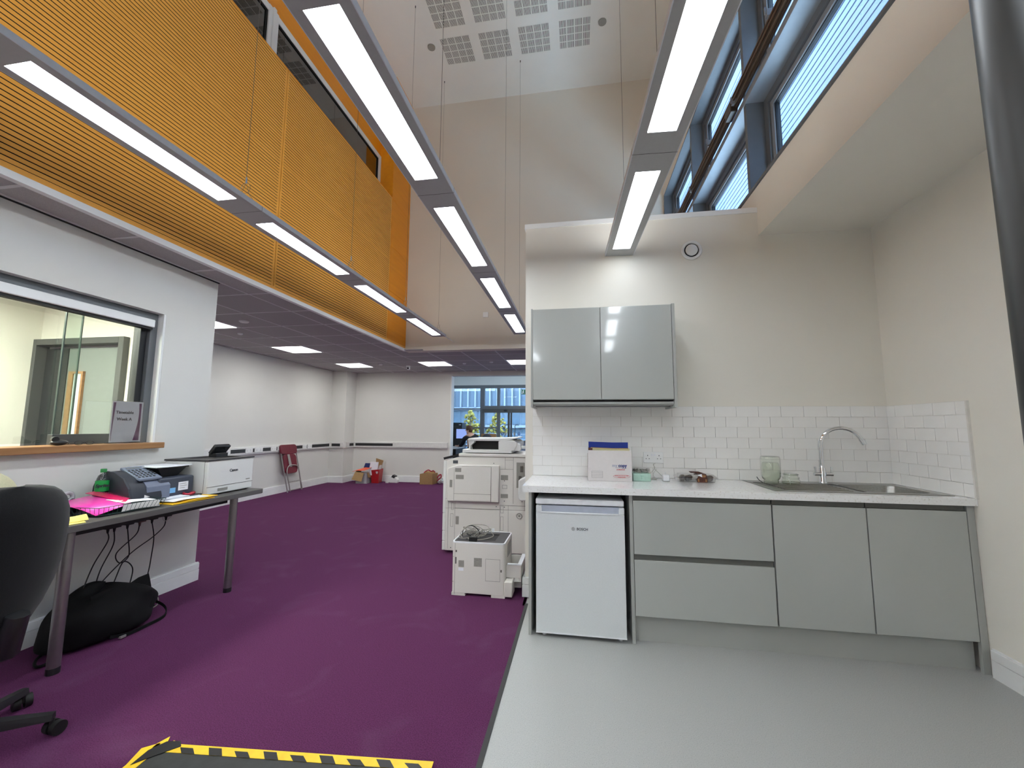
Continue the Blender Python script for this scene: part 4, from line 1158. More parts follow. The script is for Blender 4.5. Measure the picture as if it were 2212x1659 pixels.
# bag on the floor
bg_ = empty('shoulder_bag', (-2.95, 2.25, 0), 'slumped black nylon shoulder bag lying under the desk', 'bag')
mb = MB()
nx, ny = 14, 9
pts = []
prof = [(0.0, 0.9), (0.05, 1.0), (0.15, 1.03), (0.22, 0.95), (0.27, 0.72), (0.30, 0.40), (0.29, 0.0)]
for (z, s) in prof:
    for k in range(20):
        a = 2 * PI * k / 20
        wob = 1 + 0.09 * math.sin(3 * a + z * 20) + 0.06 * math.sin(5 * a - z * 33)
        lx = 0.165 * s * math.cos(a) * wob
        ly = 0.30 * s * math.sin(a) * wob
        hz = z * (1.0 - 0.30 * max(0, math.sin(a)) * 0.6 + 0.10 * math.sin(2 * a + 1))
        pts.append((-2.935 + lx - 0.05 * z, 2.235 + ly, hz))
fs = []
for i in range(len(prof) - 1):
    for k in range(20): fs.append((i * 20 + k, i * 20 + (k + 1) % 20, (i + 1) * 20 + (k + 1) % 20, (i + 1) * 20 + k))
fs.append(tuple(range(20))[::-1])
mb.add(pts, fs)
o = obj('body', mb, M['bag'], bg_, smooth=True)
md = o.modifiers.new('s', 'SUBSURF'); md.levels = 1; md.render_levels = 2
obj('front_flap', MB().sheet([[(-2.80 + 0.02 * math.sin(j) - 0.07 * i / 5, 2.10 + 0.07 * j, 0.10 + 0.19 * i / 5 + 0.01 * math.sin(j * 2 + i)) for j in range(6)] for i in range(6)], 0.006), M['bag'], bg_, smooth=True)
st = spline([(-2.93, 2.42, 0.12), (-2.92, 2.50, 0.10), (-2.84, 2.535, 0.05), (-2.78, 2.49, 0.012), (-2.76, 2.36, 0.010), (-2.76, 2.24, 0.012), (-2.78, 2.16, 0.03)], 8)
sm_ = MB()
for i in range(len(st) - 1):
    a, b = st[i], st[i + 1]
    h_ = Vector((0, 0, 0.013)); w_ = Vector((0.004, 0, 0.0))
    sm_.add([a - h_ * 0.4 - w_, a - h_ * 0.4 + w_, a + h_ + w_, a + h_ - w_, b - h_ * 0.4 - w_, b - h_ * 0.4 + w_, b + h_ + w_, b + h_ - w_], [(0, 1, 2, 3), (4, 7, 6, 5), (0, 4, 5, 1), (1, 5, 6, 2), (2, 6, 7, 3), (3, 7, 4, 0)])
obj('strap', sm_, M['bag'], bg_)
obj('buckle', MB().box(-2.77, -2.75, 2.20, 2.23, 0.008, 0.02), M['tube'], bg_)
obj('strap', MB().tube(spline([(-3.0, 2.02, 0.02), (-2.95, 1.93, 0.012), (-2.86, 1.88, 0.012), (-2.84, 1.96, 0.012)], 6), 0.007, 6), M['bag'], bg_, smooth=True)
obj('yellow_cable_end', MB().tube(spline([(-3.02, 2.55, 0.09), (-2.98, 2.60, 0.08), (-2.97, 2.60, 0.03), (-2.99, 2.57, 0.008)], 6), 0.0035, 6), M['cablew'], label='short pale cable end curling down behind the black bag', cat='cable', smooth=True)

# laser printer on the desk
pr_ = empty('laser_printer', (-2.98, 2.95, DZ), 'white desktop laser printer with graphite top and tilted control screen', 'printer')
px0, px1, py0, py1 = -3.175, -2.785, 2.735, 3.178
obj('body', MB().box(px0, px1, py0, py1, DZ + 0.008, DZ + 0.262), M['prnw'], pr_, bevel=0.008)
for x in (px0 + 0.04, px1 - 0.04):
    for y in (py0 + 0.03, py1 - 0.03): obj('foot', MB().cyl((x, y, DZ), (x, y, DZ + 0.01), 0.012, 10), M['black'], pr_)
tp_ = MB()
tz = DZ + 0.262
tp_.box(px0 - 0.004, px1 + 0.003, py0 - 0.003, py0 + 0.08, tz, tz + 0.012).box(px0 - 0.004, px1 + 0.003, py1 - 0.05, py1 + 0.003, tz, tz + 0.012).box(px0 - 0.004, px0 + 0.05, py0 + 0.08, py1 - 0.05, tz, tz + 0.012).box(px1 - 0.06, px1 + 0.003, py0 + 0.08, py1 - 0.05, tz, tz + 0.012)
obj('top_cover', tp_, M['prntop'], pr_)
box('output_well', px0 + 0.05, px1 - 0.06, py0 + 0.08, py1 - 0.05, tz - 0.0, tz + 0.002, M['black'], pr_)
obj('front_seam', MB().box(px1 - 0.001, px1 + 0.0012, py0 + 0.002, py1 - 0.002, DZ + 0.064, DZ + 0.067).box(px1 - 0.030, px1 - 0.028, py0 - 0.0012, py0 + 0.001, DZ + 0.01, tz), M['prns'], pr_)
box('tray_handle', px1 - 0.001, px1 + 0.002, py0 + 0.10, py0 + 0.19, DZ + 0.026, DZ + 0.048, M['prnl'], pr_)
text('logo', 'Canon', 0.030, (px1 + 0.0012, 2.975, DZ + 0.175), (0, 1, 0), (0, 0, 1), M['ink'], pr_, bold=0.001)
box('small_print', px1, px1 + 0.0018, 3.105, 3.145, DZ + 0.084, DZ + 0.092, M['prnl'], pr_)
scm = Matrix.Translation((-2.985, 3.03, tz + 0.075)) @ Matrix.Rotation(math.radians(-0), 4, 'Z') @ Matrix.Rotation(math.radians(38), 4, 'Y')
scr = obj('control_panel', MB().box(-0.016, 0.016, -0.075, 0.075, -0.045, 0.045).xf(scm), M['prnb'], pr_, bevel=0.008)
obj('touch_screen', MB().box(0.0155, 0.0172, -0.060, 0.060, -0.022, 0.038).xf(scm), M['screenoff'], pr_)
obj('panel_button', MB().box(0.0155, 0.0175, -0.018, -0.004, -0.038, -0.030).box(0.0155, 0.0175, 0.03, 0.044, -0.038, -0.030).xf(scm), M['meterl'], pr_)
obj('panel_stand', MB().box(-3.03, -2.96, 2.97, 3.09, tz + 0.010, tz + 0.045), M['prnb'], pr_, bevel=0.004)

# franking meter
fm = empty('franking_meter', (-3.0, 2.45, DZ), 'slate blue franking meter with keypad and a weighing platform behind', 'office machine')
side = [(-3.16, DZ + 0.005), (-2.86, DZ + 0.005), (-2.85, DZ + 0.05), (-2.87, DZ + 0.12), (-2.92, DZ + 0.185), (-3.00, DZ + 0.225), (-3.06, DZ + 0.23), (-3.12, DZ + 0.20), (-3.15, DZ + 0.13)]
obj('side_housing', MB().prism(side, 'y', 2.262, 2.46), M['meterd'], fm, bevel=0.006)
obj('side_cheek', MB().prism([(x - 0.004 if x > -3 else x, z + 0.004) for x, z in side], 'y', 2.252, 2.264), M['meterd'], fm)
obj('body', MB().box(-3.16, -2.875, 2.45, 2.712, DZ + 0.005, DZ + 0.165), M['meter'], fm, bevel=0.012)
kp = Matrix.Translation((-2.968, 2.402, DZ + 0.206)) @ Matrix.Rotation(math.radians(24), 4, 'Y')
obj('keypad', MB().box(-0.092, 0.092, -0.075, 0.075, -0.008, 0.008).xf(kp), M['meterl'], fm, bevel=0.004)
obj('display', MB().box(-0.075, -0.058, -0.055, 0.03, 0.008, 0.0095).xf(kp), M['lcd'], fm)
km = MB()
for i in range(5):
    for j in range(6):
        if (i, j) in ((0, 4), (1, 4), (4, 5)): continue
        km.box(-0.040 + i * 0.024, -0.028 + i * 0.024, -0.066 + j * 0.024, -0.055 + j * 0.024, 0.008, 0.0115)
obj('keys', km.xf(kp), M['plastic'], fm)
obj('key_front', MB().prism([(-2.885, DZ + 0.10), (-2.87, DZ + 0.02), (-2.86, DZ + 0.02), (-2.86, DZ + 0.12), (-2.905, DZ + 0.165)], 'y', 2.36, 2.52), M['meterl'], fm, bevel=0.003)
box('blue_sticker', -2.874, -2.872, 2.51, 2.57, DZ + 0.055, DZ + 0.09, M['bluelabel'], fm)
wl = box('white_sticker', -2.874, -2.872, 2.59, 2.665, DZ + 0.065, DZ + 0.125, M['paper'], fm)
obj('sticker_print', MB().box(-2.8722, -2.8715, 2.60, 2.65, DZ + 0.11, DZ + 0.113).box(-2.8722, -2.8715, 2.60, 2.655, DZ + 0.095, DZ + 0.098).box(-2.8722, -2.8715, 2.60, 2.64, DZ + 0.08, DZ + 0.083), M['prnl'], fm)
obj('platform_neck', MB().add(*(lambda a, b: ([(x, y, DZ + 0.165) for x, y in a] + [(x, y, DZ + 0.225) for x, y in b], [tuple(range(4))[::-1], (4, 5, 6, 7)] + [(i, (i + 1) % 4, 4 + (i + 1) % 4, 4 + i) for i in range(4)]))([(-3.10, 2.54), (-2.96, 2.54), (-2.96, 2.65), (-3.10, 2.65)], [(-3.13, 2.49), (-2.94, 2.49), (-2.94, 2.70), (-3.13, 2.70)])), M['prnb'], fm)
box('weighing_plate', -3.14, -2.93, 2.475, 2.715, DZ + 0.225, DZ + 0.236, M['prnb'], fm, bevel=0.003)
obj('front_tray', MB().box(-2.875, -2.80, 2.54, 2.72, DZ + 0.004, DZ + 0.028), M['prnb'], fm, bevel=0.004)
obj('envelope', MB().sheet([[(-3.15 + 0.24 * i / 3, 2.45 + 0.27 * j / 3, DZ + 0.242 + 0.003 * math.sin(i + j)) for j in range(4)] for i in range(4)], 0.004), M['paper'], label='white envelopes lying on the black weighing platform', cat='envelope')
rb_ = MB().tube([(-2.86 + 0.028 * math.cos(a), 2.665 + 0.034 * math.sin(a), DZ + 0.035 + 0.004 * math.sin(2 * a)) for a in [i * PI / 10 for i in range(21)]], 0.010, 8, cap=False)
obj('tape_roll', rb_, M['foil'], smooth=True, label='small pink roll lying on the franking meter front tray', cat='roll')

# drink bottle
bt = empty('drink_bottle', (-3.05, 2.231, DZ), 'clear plastic drink bottle with green cap and green label', 'bottle')
obj('body', MB().lathe([(0.030, 0), (0.033, 0.01), (0.033, 0.10), (0.034, 0.175), (0.030, 0.195), (0.016, 0.222), (0.0135, 0.232)], (-3.05, 2.231, DZ), 20), M['bottle'], bt, smooth=True)
obj('label_sleeve', MB().lathe([(0.0345, 0.112), (0.0348, 0.112), (0.0352, 0.178), (0.0348, 0.178)], (-3.05, 2.231, DZ), 20), M['greenl'], bt, smooth=True)
obj('cap', MB().lathe([(0.0155, 0.230), (0.0160, 0.232), (0.0160, 0.250), (0.014, 0.253), (0, 0.253)], (-3.05, 2.231, DZ), 20), M['green'], bt, smooth=True)
dv = Vector((0.80, -0.60, 0))
text('label_text', 'Sprite', 0.026, Vector((-3.05, 2.231, DZ + 0.148)) + dv * 0.0375, (0.60, 0.80, 0), (0, 0, 1), M['inkb'], bt, bold=0.001, shear=0.2)

# wire basket with papers
wb = empty('wire_basket', (-2.93, 2.26, DZ), 'dark green wire letter basket at the front of the desk', 'basket')
bx = [(-2.745, 2.005), (-2.715, 2.37), (-3.00, 2.39), (-3.02, 1.99)]
bb = [(-2.765, 2.02), (-2.735, 2.355), (-2.98, 2.37), (-3.0, 2.005)]
zt, zb_ = DZ + 0.055, DZ + 0.006
w = MB()
def ringp(c, z): return [(x, y, z) for x, y in c] + [(c[0][0], c[0][1], z)]
w.tube(ringp(bx, zt), 0.0020, 6).tube(ringp(bb, zb_), 0.0018, 6)
obj('rim_wire', w, M['basket'], wb)
w = MB()
for e in range(4):
    a0, a1 = Vector((*bx[e], zt)), Vector((*bx[(e + 1) % 4], zt)); c0, c1 = Vector((*bb[e], zb_)), Vector((*bb[(e + 1) % 4], zb_))
    nn = 15 if e in (0, 2) else 9
    for i in range(nn + 1):
        w.tube([a0.lerp(a1, i / nn), c0.lerp(c1, i / nn)], 0.0012, 5)
for i in range(1, 15):
    p = Vector((*bb[0], zb_)).lerp(Vector((*bb[1], zb_)), i / 15); q = Vector((*bb[3], zb_)).lerp(Vector((*bb[2], zb_)), i / 15)
    w.tube([p, q], 0.0012, 5)
obj('side_wires', w, M['basket'], wb)
box('tray_base', -2.985, -2.76, 2.02, 2.36, zb_ + 0.001, zb_ + 0.004, M['basket'], wb)
def bil(a, b, c, d, n, m, f):
    a, b, c, d = map(Vector, (a, b, c, d))
    return [[(a.lerp(b, j / (m - 1))).lerp(d.lerp(c, j / (m - 1)), i / (n - 1)) + Vector((0, 0, f(i / (n - 1), j / (m - 1)))) for j in range(m)] for i in range(n)]
obj('folder', MB().sheet(bil((-2.770, 2.01, DZ + 0.012), (-2.775, 2.20, DZ + 0.05), (-3.06, 2.26, DZ + 0.10), (-3.06, 1.97, DZ + 0.07), 9, 9, lambda u, v: 0.018 * math.sin(PI * u) * (1 - v * 0.5)), 0.002), M['pink'], smooth=True,
    label='bright pink plastic folder leaning in the wire basket', cat='folder')
obj('folder', MB().sheet(bil((-2.80, 2.185, DZ + 0.057), (-2.90, 2.31, DZ + 0.058), (-3.06, 2.29, DZ + 0.092), (-3.06, 2.15, DZ + 0.11), 7, 7, lambda u, v: 0.012 * math.sin(PI * v)), 0.002), M['pinkd'], smooth=True,
    label='crimson plastic folder flap behind the pink folder', cat='folder')
papers = [(((-2.752, 2.13, DZ + 0.012), (-2.732, 2.345, DZ + 0.014), (-2.745, 2.35, DZ + 0.052), (-2.765, 2.15, DZ + 0.050)), 'paper2', 'grey paper pad standing against the basket front'),
          (((-2.78, 2.17, DZ + 0.055), (-2.75, 2.35, DZ + 0.050), (-2.95, 2.37, DZ + 0.064), (-2.95, 2.16, DZ + 0.070)), 'paper', 'white letters lying across the top of the wire basket'),
          (((-2.83, 2.16, DZ + 0.062), (-2.83, 2.23, DZ + 0.062), (-2.90, 2.24, DZ + 0.072), (-2.90, 2.15, DZ + 0.072)), 'paper', 'small white card on the letters beside the pink folder'),
          (((-2.84, 2.33, DZ + 0.058), (-2.90, 2.55, DZ + 0.050), (-2.93, 2.44, DZ + 0.120), (-2.92, 2.40, DZ + 0.125)), 'paper2', 'grey sheet standing up as a peak behind the basket')]
for q, mt, lab in papers:
    obj('paper', MB().sheet(bil(*q, 4, 5, lambda u, v: 0.004 * math.sin(4 * v + 2 * u)), 0.0025), M[mt], label=lab, cat='paper', group='papers in the wire basket')
# folders and sheets right of the basket
obj('card_folder', MB().sheet(bil((-2.700, 2.41, DZ + 0.007), (-2.672, 2.70, DZ + 0.010), (-2.90, 2.72, DZ + 0.010), (-2.93, 2.43, DZ + 0.007), 3, 3, lambda u, v: 0.0), 0.006), M['yellow'], label='yellow card folder lowest in the stack right of the basket', cat='folder', group='card folders right of the basket')
obj('card_folder', MB().sheet(bil((-2.690, 2.50, DZ + 0.013), (-2.668, 2.72, DZ + 0.020), (-2.90, 2.74, DZ + 0.018), (-2.92, 2.45, DZ + 0.013), 3, 3, lambda u, v: 0.0), 0.003), M['yellow'], label='second yellow card folder fanned out over the first', cat='folder', group='card folders right of the basket')
obj('paper', MB().sheet(bil((-2.72, 2.43, DZ + 0.020), (-2.685, 2.66, DZ + 0.026), (-2.90, 2.72, DZ + 0.026), (-2.93, 2.42, DZ + 0.022), 4, 5, lambda u, v: 0.004 * math.sin(5 * v)), 0.003), M['paper'], label='white printed sheets on top of the yellow folders', cat='paper')
obj('paper', MB().sheet(bil((-2.80, 2.45, DZ + 0.030), (-2.78, 2.60, DZ + 0.030), (-2.92, 2.62, DZ + 0.032), (-2.95, 2.44, DZ + 0.032), 3, 3, lambda u, v: 0.002 * v), 0.003), M['paper'], label='folded white sheet tucked against the franking meter', cat='paper')
nt_ = [(-2.70, 1.83, DZ + 0.004), (-2.685, 1.905, DZ + 0.004), (-2.735, 1.925, DZ + 0.008), (-2.76, 1.85, DZ + 0.008)]
obj('note_block', MB().sheet(bil(*nt_, 3, 3, lambda u, v: 0), 0.003), M['note'], label='yellow sticky note lying flat at the desk edge', cat='note', group='yellow sticky notes')
obj('note_block', MB().sheet(bil((-2.725, 1.845, DZ + 0.009), (-2.705, 1.93, DZ + 0.012), (-2.745, 1.945, DZ + 0.038), (-2.765, 1.85, DZ + 0.030), 3, 3, lambda u, v: 0.003 * math.sin(PI * u)), 0.003), M['note'], label='yellow sticky notes pad curling up beside the flat note', cat='note', group='yellow sticky notes')
# small desk things behind the basket
obj('tape_dispenser', MB().prism([(1.99, DZ), (2.14, DZ), (2.15, DZ + 0.05), (2.11, DZ + 0.085), (2.06, DZ + 0.05), (2.0, DZ + 0.03)], 'x', -3.13, -3.08), M['prnb'], label='black tape dispenser against the reception wall', cat='dispenser', bevel=0.004)
obj('tape_roll', MB().tube([(-3.105, 2.09 + 0.026 * math.cos(a), DZ + 0.093 + 0.026 * math.sin(a)) for a in [i * PI / 10 for i in range(21)]], 0.012, 8, cap=False), M['greybox'], smooth=True, label='grey tape roll held in the black dispenser', cat='roll')
obj('marker_cap', MB().cyl((-3.10, 1.98, DZ + 0.09), (-3.08, 2.03, DZ + 0.085), 0.02, 12), M['note'], label='yellow round tub beside the tape dispenser', cat='tub').location.z = DZ + 0.0
obj('stapler', MB().prism([(2.14, DZ), (2.24, DZ), (2.24, DZ + 0.04), (2.22, DZ + 0.052), (2.15, DZ + 0.046)], 'x', -3.16, -3.12), M['prnb'], label='black stapler left of the drink bottle', cat='stapler', bevel=0.004)

# sill things
sg = empty('table_sign', (-3.20, 2.455, 1.168), 'white A4 sign in a clear stand with purple curves reading Timetable Week A', 'sign')
sx_ = XH + 0.008
box('paper_sheet', sx_ - 0.002, sx_, 2.349, 2.553, 1.176, 1.464, M['paper'], sg)
box('clear_front', sx_ + 0.0016, sx_ + 0.0030, 2.346, 2.556, 1.173, 1.467, M['clearp'], sg)
obj('stand_base', MB().box(sx_ - 0.03, sx_ + 0.022, 2.345, 2.558, 1.1665, 1.1705), M['clearp'], sg)
def curve_band(side):
    P = []
    for i in range(13):
        t = i / 12
        z = 1.186 + 0.268 * t
        if side > 0: y0 = 2.500 + 0.020 * math.sin(PI * min(1, t * 0.8) ) + 0.012 * (t > 0.0) * (t) ; y1 = 2.541
        else: y0 = 2.356; y1 = 2.358 + 0.013 * t ** 1.5
        P.append((z, y0, y1))
    pts = [(y0, z) for z, y0, y1 in P] + [(y1, z) for z, y0, y1 in P[::-1]]
    return MB().prism(pts, 'x', sx_, sx_ + 0.0006)
obj('purple_band', curve_band(1), M['purple'], sg)
obj('purple_band', curve_band(-1), M['purple'], sg)
text('sign_text', 'Timetable', 0.0285, (sx_ + 0.0004, 2.433, 1.385), (0, 1, 0), (0, 0, 1), M['inkb'], sg, bold=0.0007)
text('sign_text', 'Week A', 0.0285, (sx_ + 0.0004, 2.433, 1.337), (0, 1, 0), (0, 0, 1), M['inkb'], sg, bold=0.0007)
gl = MB()
for y in (2.165, 2.225):
    gl.tube([(XH + 0.028, y + 0.024 * math.cos(a), 1.180 + 0.0125 * math.sin(a)) for a in [i * PI / 8 for i in range(17)]], 0.0013, 5)
gl.tube([(XH + 0.028, 2.189, 1.183), (XH + 0.03, 2.195, 1.187), (XH + 0.028, 2.201, 1.183)], 0.0014, 5)
gl.tube([(XH + 0.028, 2.141, 1.184), (XH - 0.03, 2.15, 1.178), (XH - 0.05, 2.17, 1.172)], 0.0014, 5).tube([(XH + 0.028, 2.249, 1.184), (XH - 0.03, 2.24, 1.178), (XH - 0.05, 2.22, 1.172)], 0.0014, 5)
ge = empty('spectacles', (XH + 0.01, 2.195, 1.168), 'dark framed spectacles lying on the oak sill', 'glasses')
obj('frame', gl, M['prnb'], ge)
obj('lens', MB().cyl((XH + 0.0275, 2.165, 1.18), (XH + 0.0285, 2.165, 1.18), 0.012, 12).cyl((XH + 0.0275, 2.225, 1.18), (XH + 0.0285, 2.225, 1.18), 0.012, 12), M['hatch'], ge)
obj('sill_gadget', MB().ball((XH + 0.01, 2.075, 1.185), (0.030, 0.045, 0.018)), M['prnb'], smooth=True, label='black rounded gadget on the oak sill left of the spectacles', cat='gadget')
obj('webcam', MB().cyl((XH - 0.01, 2.060, 1.207), (XH + 0.02, 2.050, 1.205), 0.017, 14).cyl((XH + 0.02, 2.050, 1.205), (XH + 0.022, 2.0495, 1.205), 0.012, 14), M['prnb'], label='small black round camera resting on the gadget', cat='camera', smooth=True)

# ================================================================== OFFICE CHAIRS
def swivel_chair(label, loc, rz, fab, zs=0.0):
    r = empty('office_chair', (0, 0, 0), label, 'chair')
    # sits facing -x, back towards +x
    H0 = 0.36
    PROF = [(0.425, 0.05), (0.435, 0.09), (0.46, 0.135), (0.50, 0.165), (0.56, 0.189), (0.64, 0.205), (0.72, 0.212), (0.80, 0.214), (0.88, 0.213), (0.94, 0.207), (0.985, 0.193), (1.015, 0.172), (1.035, 0.145), (1.048, 0.10), (1.055, 0.05)]
    n, m_ = 15, 17
    front, back = [], []
    for i in range(n):
        t = i / (n - 1)
        z, hw = PROF[i]
        t = (z - 0.42) / 0.64
        lean = 0.10 * t + 0.035 * math.sin(PI * t)
        rf, rb = [], []
        for j in range(m_):
            s = 2 * j / (m_ - 1) - 1
            e = (1 - s * s) ** 0.5 * min(1, 6 * t + 0.2) * min(1, 6 * (1 - t) + 0.2)
            x = 0.17 + lean - 0.05 * s * s
            rf.append((x - 0.035 * e, hw * s - 0.045, z)); rb.append((x + 0.040 * e, hw * s - 0.045, z))
        front.append(rf); back.append(rb)
    V = [p for q in back for p in q] + [p for q in front for p in q]
    N = n * m_; fs = []
    for i in range(n - 1):
        for j in range(m_ - 1):
            a = i * m_ + j
            fs.append((a, a + 1, a + m_ + 1, a + m_)); fs.append((a + N, a + m_ + N, a + m_ + 1 + N, a + 1 + N))
    ring = list(range(m_)) + [i * m_ + m_ - 1 for i in range(1, n)] + [(n - 1) * m_ + j for j in range(m_ - 2, -1, -1)] + [i * m_ for i in range(n - 2, 0, -1)]
    for k in range(len(ring)):
        p, q = ring[k], ring[(k + 1) % len(ring)]; fs.append((p, q, q + N, p + N))
    obj('backrest', MB().add(V, fs), fab, r, smooth=True)
    s = MB(); rings = []
    for z, g in ((0.42, -0.03), (0.44, 0.0), (0.48, 0.005), (0.505, -0.02), (0.512, -0.07)):
        rings.append([(x, y, z) for x, y in rounded(-0.30 - g, 0.14 + g, -0.235 - g, 0.145 + g, 0.10, 4)])
    k = len(rings[0]); fs = [tuple(range(k))[::-1], tuple(range(4 * k, 5 * k))]
    for i in range(4):
        for j in range(k): fs.append((i * k + j, i * k + (j + 1) % k, (i + 1) * k + (j + 1) % k, (i + 1) * k + j))
    obj('seat', s.add([p for q in rings for p in q], fs), fab, r, smooth=True)
    obj('back_bracket', MB().tube([(0.0, 0, 0.405), (0.16, 0, 0.395), (0.235, 0, 0.42), (0.27, 0, 0.56)], [0.03, 0.035, 0.04, 0.035], 8), M['plastic'], r, smooth=True)
    obj('mechanism', MB().box(-0.12, 0.12, -0.09, 0.09, 0.375, 0.42), M['plastic'], r, bevel=0.01)
    obj('gas_lift', MB().cyl((0, 0, 0.10), (0, 0, 0.26), 0.028, 16).cyl((0, 0, 0.26), (0, 0, 0.38), 0.016, 16), M['plastic'], r, smooth=True)
    obj('base_hub', MB().cyl((0, 0, 0.07), (0, 0, 0.125), 0.045, 16), M['plastic'], r, smooth=True)
    for k in range(5):
        a = 2 * PI * k / 5 + math.radians(36)
        c, s_ = math.cos(a), math.sin(a)
        T = Matrix.Rotation(a, 4, 'Z')
        arm = MB().add([(0.03, -0.027, 0.075), (0.03, 0.027, 0.075), (0.30, 0.018, 0.065), (0.30, -0.018, 0.065), (0.03, -0.022, 0.12), (0.03, 0.022, 0.12), (0.30, 0.013, 0.088), (0.30, -0.013, 0.088)],
                       [(0, 3, 2, 1), (4, 5, 6, 7), (0, 1, 5, 4), (1, 2, 6, 5), (2, 3, 7, 6), (3, 0, 4, 7)]).xf(T)
        ar = obj('base_arm', arm, M['plastic'], r)
        W = T @ Matrix.Translation((0.295, 0, 0)) @ Matrix.Rotation(0.9, 4, 'Z')
        obj('castor', MB().cyl((0.012, -0.030, 0.027), (0.012, -0.006, 0.027), 0.027, 16).cyl((0.012, 0.006, 0.027), (0.012, 0.030, 0.027), 0.027, 16).cyl((0, 0, 0.027), (0, 0, 0.07), 0.008, 8).xf(W), M['black'], ar, smooth=True)
    r.location = loc
    r.rotation_euler = (0, 0, rz)
    ORG[r] = Vector(loc)
    return r


swivel_chair('black fabric swivel chair in front of the desk, seen from behind', (-2.44, 1.345, 0), 0.0, M['fabric'])
obj('cushion', MB().ball((-3.09, 1.63, DZ + 0.155), (0.085, 0.215, 0.155), 24, 14), M['cream'], smooth=True, label='cream rounded cushion standing on the desk behind the black chair', cat='cushion')

# ================================================================== PHOTOCOPIER
cp = empty('photocopier', (-0.9, 4.5, 0), 'large light grey floor-standing photocopier beside the kitchen wall end', 'copier')
CY, CB = 4.16, 4.78
obj('body_lower', MB().box(-1.375, -0.53, CY + 0.02, CB, 0.03, 0.455), M['prng'], cp, bevel=0.006)
obj('body_upper', MB().prism([(-1.375, 0.455), (-0.525, 0.455), (-0.525, 0.985), (-1.22, 0.985), (-1.375, 0.945)], 'y', CY + 0.02, CB), M['prng'], cp, bevel=0.006)
obj('front_cover', MB().box(-1.408, -1.377, CY + 0.03, CB, 0.405, 0.94).box(-1.408, -1.377, CY + 0.03, CB, 0.226, 0.400).box(-1.408, -1.377, CY + 0.03, CB, 0.124, 0.221).box(-1.408, -1.377, CY + 0.03, CB, 0.03, 0.119), M['prnw'], cp, bevel=0.004)
obj('control_panel', MB().prism([(-1.405, 0.948), (-1.245, 0.992), (-1.245, 1.012), (-1.412, 0.972)], 'y', CY + 0.03, CB - 0.05), M['prnb'], cp)
obj('scanner_deck', MB().box(-1.24, -0.52, CY + 0.01, CB, 0.987, 1.018), M['prng'], cp, bevel=0.006)
obj('feeder_base', MB().box(-1.205, -0.68, CY + 0.02, CB - 0.04, 1.026, 1.06), M['prnw'], cp, bevel=0.006)
obj('feeder_head', MB().prism([(-0.82, 1.05), (-0.655, 1.05), (-0.625, 1.10), (-0.625, 1.135), (-0.66, 1.158), (-0.80, 1.160), (-0.82, 1.145)], 'y', CY + 0.02, CB - 0.06), M['prnw'], cp, bevel=0.008)
obj('feeder_tray', MB().prism([(-1.135, 1.146), (-1.12, 1.150), (-0.74, 1.150), (-0.63, 1.178), (-0.63, 1.186), (-0.83, 1.178), (-1.14, 1.176), (-1.15, 1.16)], 'y', CY + 0.02, CB - 0.08), M['prnw'], cp, bevel=0.004)
obj('feeder_post', MB().prism([(-1.14, 1.055), (-1.12, 1.055), (-1.118, 1.10), (-1.08, 1.135), (-1.08, 1.15), (-1.145, 1.15), (-1.135, 1.10)], 'y', CY + 0.03, CY + 0.10), M['prnw'], cp)
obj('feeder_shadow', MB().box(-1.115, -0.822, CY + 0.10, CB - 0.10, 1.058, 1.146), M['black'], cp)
obj('feeder_clip', MB().prism([(-0.66, 1.05), (-0.60, 1.05), (-0.585, 1.075), (-0.60, 1.12), (-0.625, 1.13), (-0.655, 1.10)], 'y', CY + 0.03, CY + 0.12).box(-0.59, -0.55, CY + 0.10, CY + 0.14, 1.07, 1.10), M['prnw'], cp, bevel=0.004)
# side (duplex) door with its inner panel
dr = obj('side_door', MB().prism([(-1.345, 0.534), (-0.803, 0.534), (-0.800, 0.905), (-1.225, 0.905), (-1.345, 0.868)], 'y', CY - 0.03, CY + 0.02), M['prng'], cp, bevel=0.008)
obj('door_panel', MB().prism([(-1.27, 0.545), (-0.885, 0.545), (-0.882, 0.888), (-1.188, 0.888), (-1.188, 0.862), (-1.27, 0.862)], 'y', CY - 0.034, CY - 0.030), M['prng'], dr, bevel=0.002)
obj('panel_line', MB().box(-1.27, -0.884, CY - 0.0348, CY - 0.034, 0.612, 0.6145), M['prns'], dr)
obj('door_catch', MB().box(-1.262, -1.196, CY - 0.035, CY - 0.031, 0.832, 0.872), M['prnl'], dr)
obj('door_outline', MB().box(-1.273, -1.271, CY - 0.032, CY - 0.029, 0.545, 0.865).box(-0.884, -0.880, CY - 0.032, CY - 0.029, 0.54, 0.89).box(-1.19, -0.88, CY - 0.032, CY - 0.029, 0.888, 0.8905), M['prns'], dr)
obj('warning_label', MB().box(-1.252, -1.168, CY - 0.0352, CY - 0.034, 0.76, 0.803), M['prnl'], dr)
obj('grip', MB().box(-1.318, -1.290, CY - 0.032, CY - 0.0295, 0.675, 0.75), M['prnl'], dr)
sm = MB()
F = CY + 0.0195
for x0, x1, z0, z1 in ((-0.6615, -0.6590, 0.522, 0.985), (-0.747, -0.745, 0.865, 0.985), (-0.797, -0.66, 0.8635, 0.8655), (-0.747, -0.66, 0.957, 0.959), (-1.345, -1.343, 0.05, 0.53), (-1.273, -1.271, 0.05, 0.52),
                       (-1.27, -0.803, 0.455, 0.458), (-0.80, -0.797, 0.05, 0.50), (-0.712, -0.710, 0.05, 0.50), (-0.80, -0.53, 0.500, 0.503), (-1.375, -1.345, 0.55, 0.552), (-1.345, -0.80, 0.525, 0.528), (-0.545, -0.543, 0.45, 0.93)):
    sm.box(x0, x1, F - 0.001, F + 0.001, z0, z1)
obj('cover_seams', sm, M['prns'], cp)
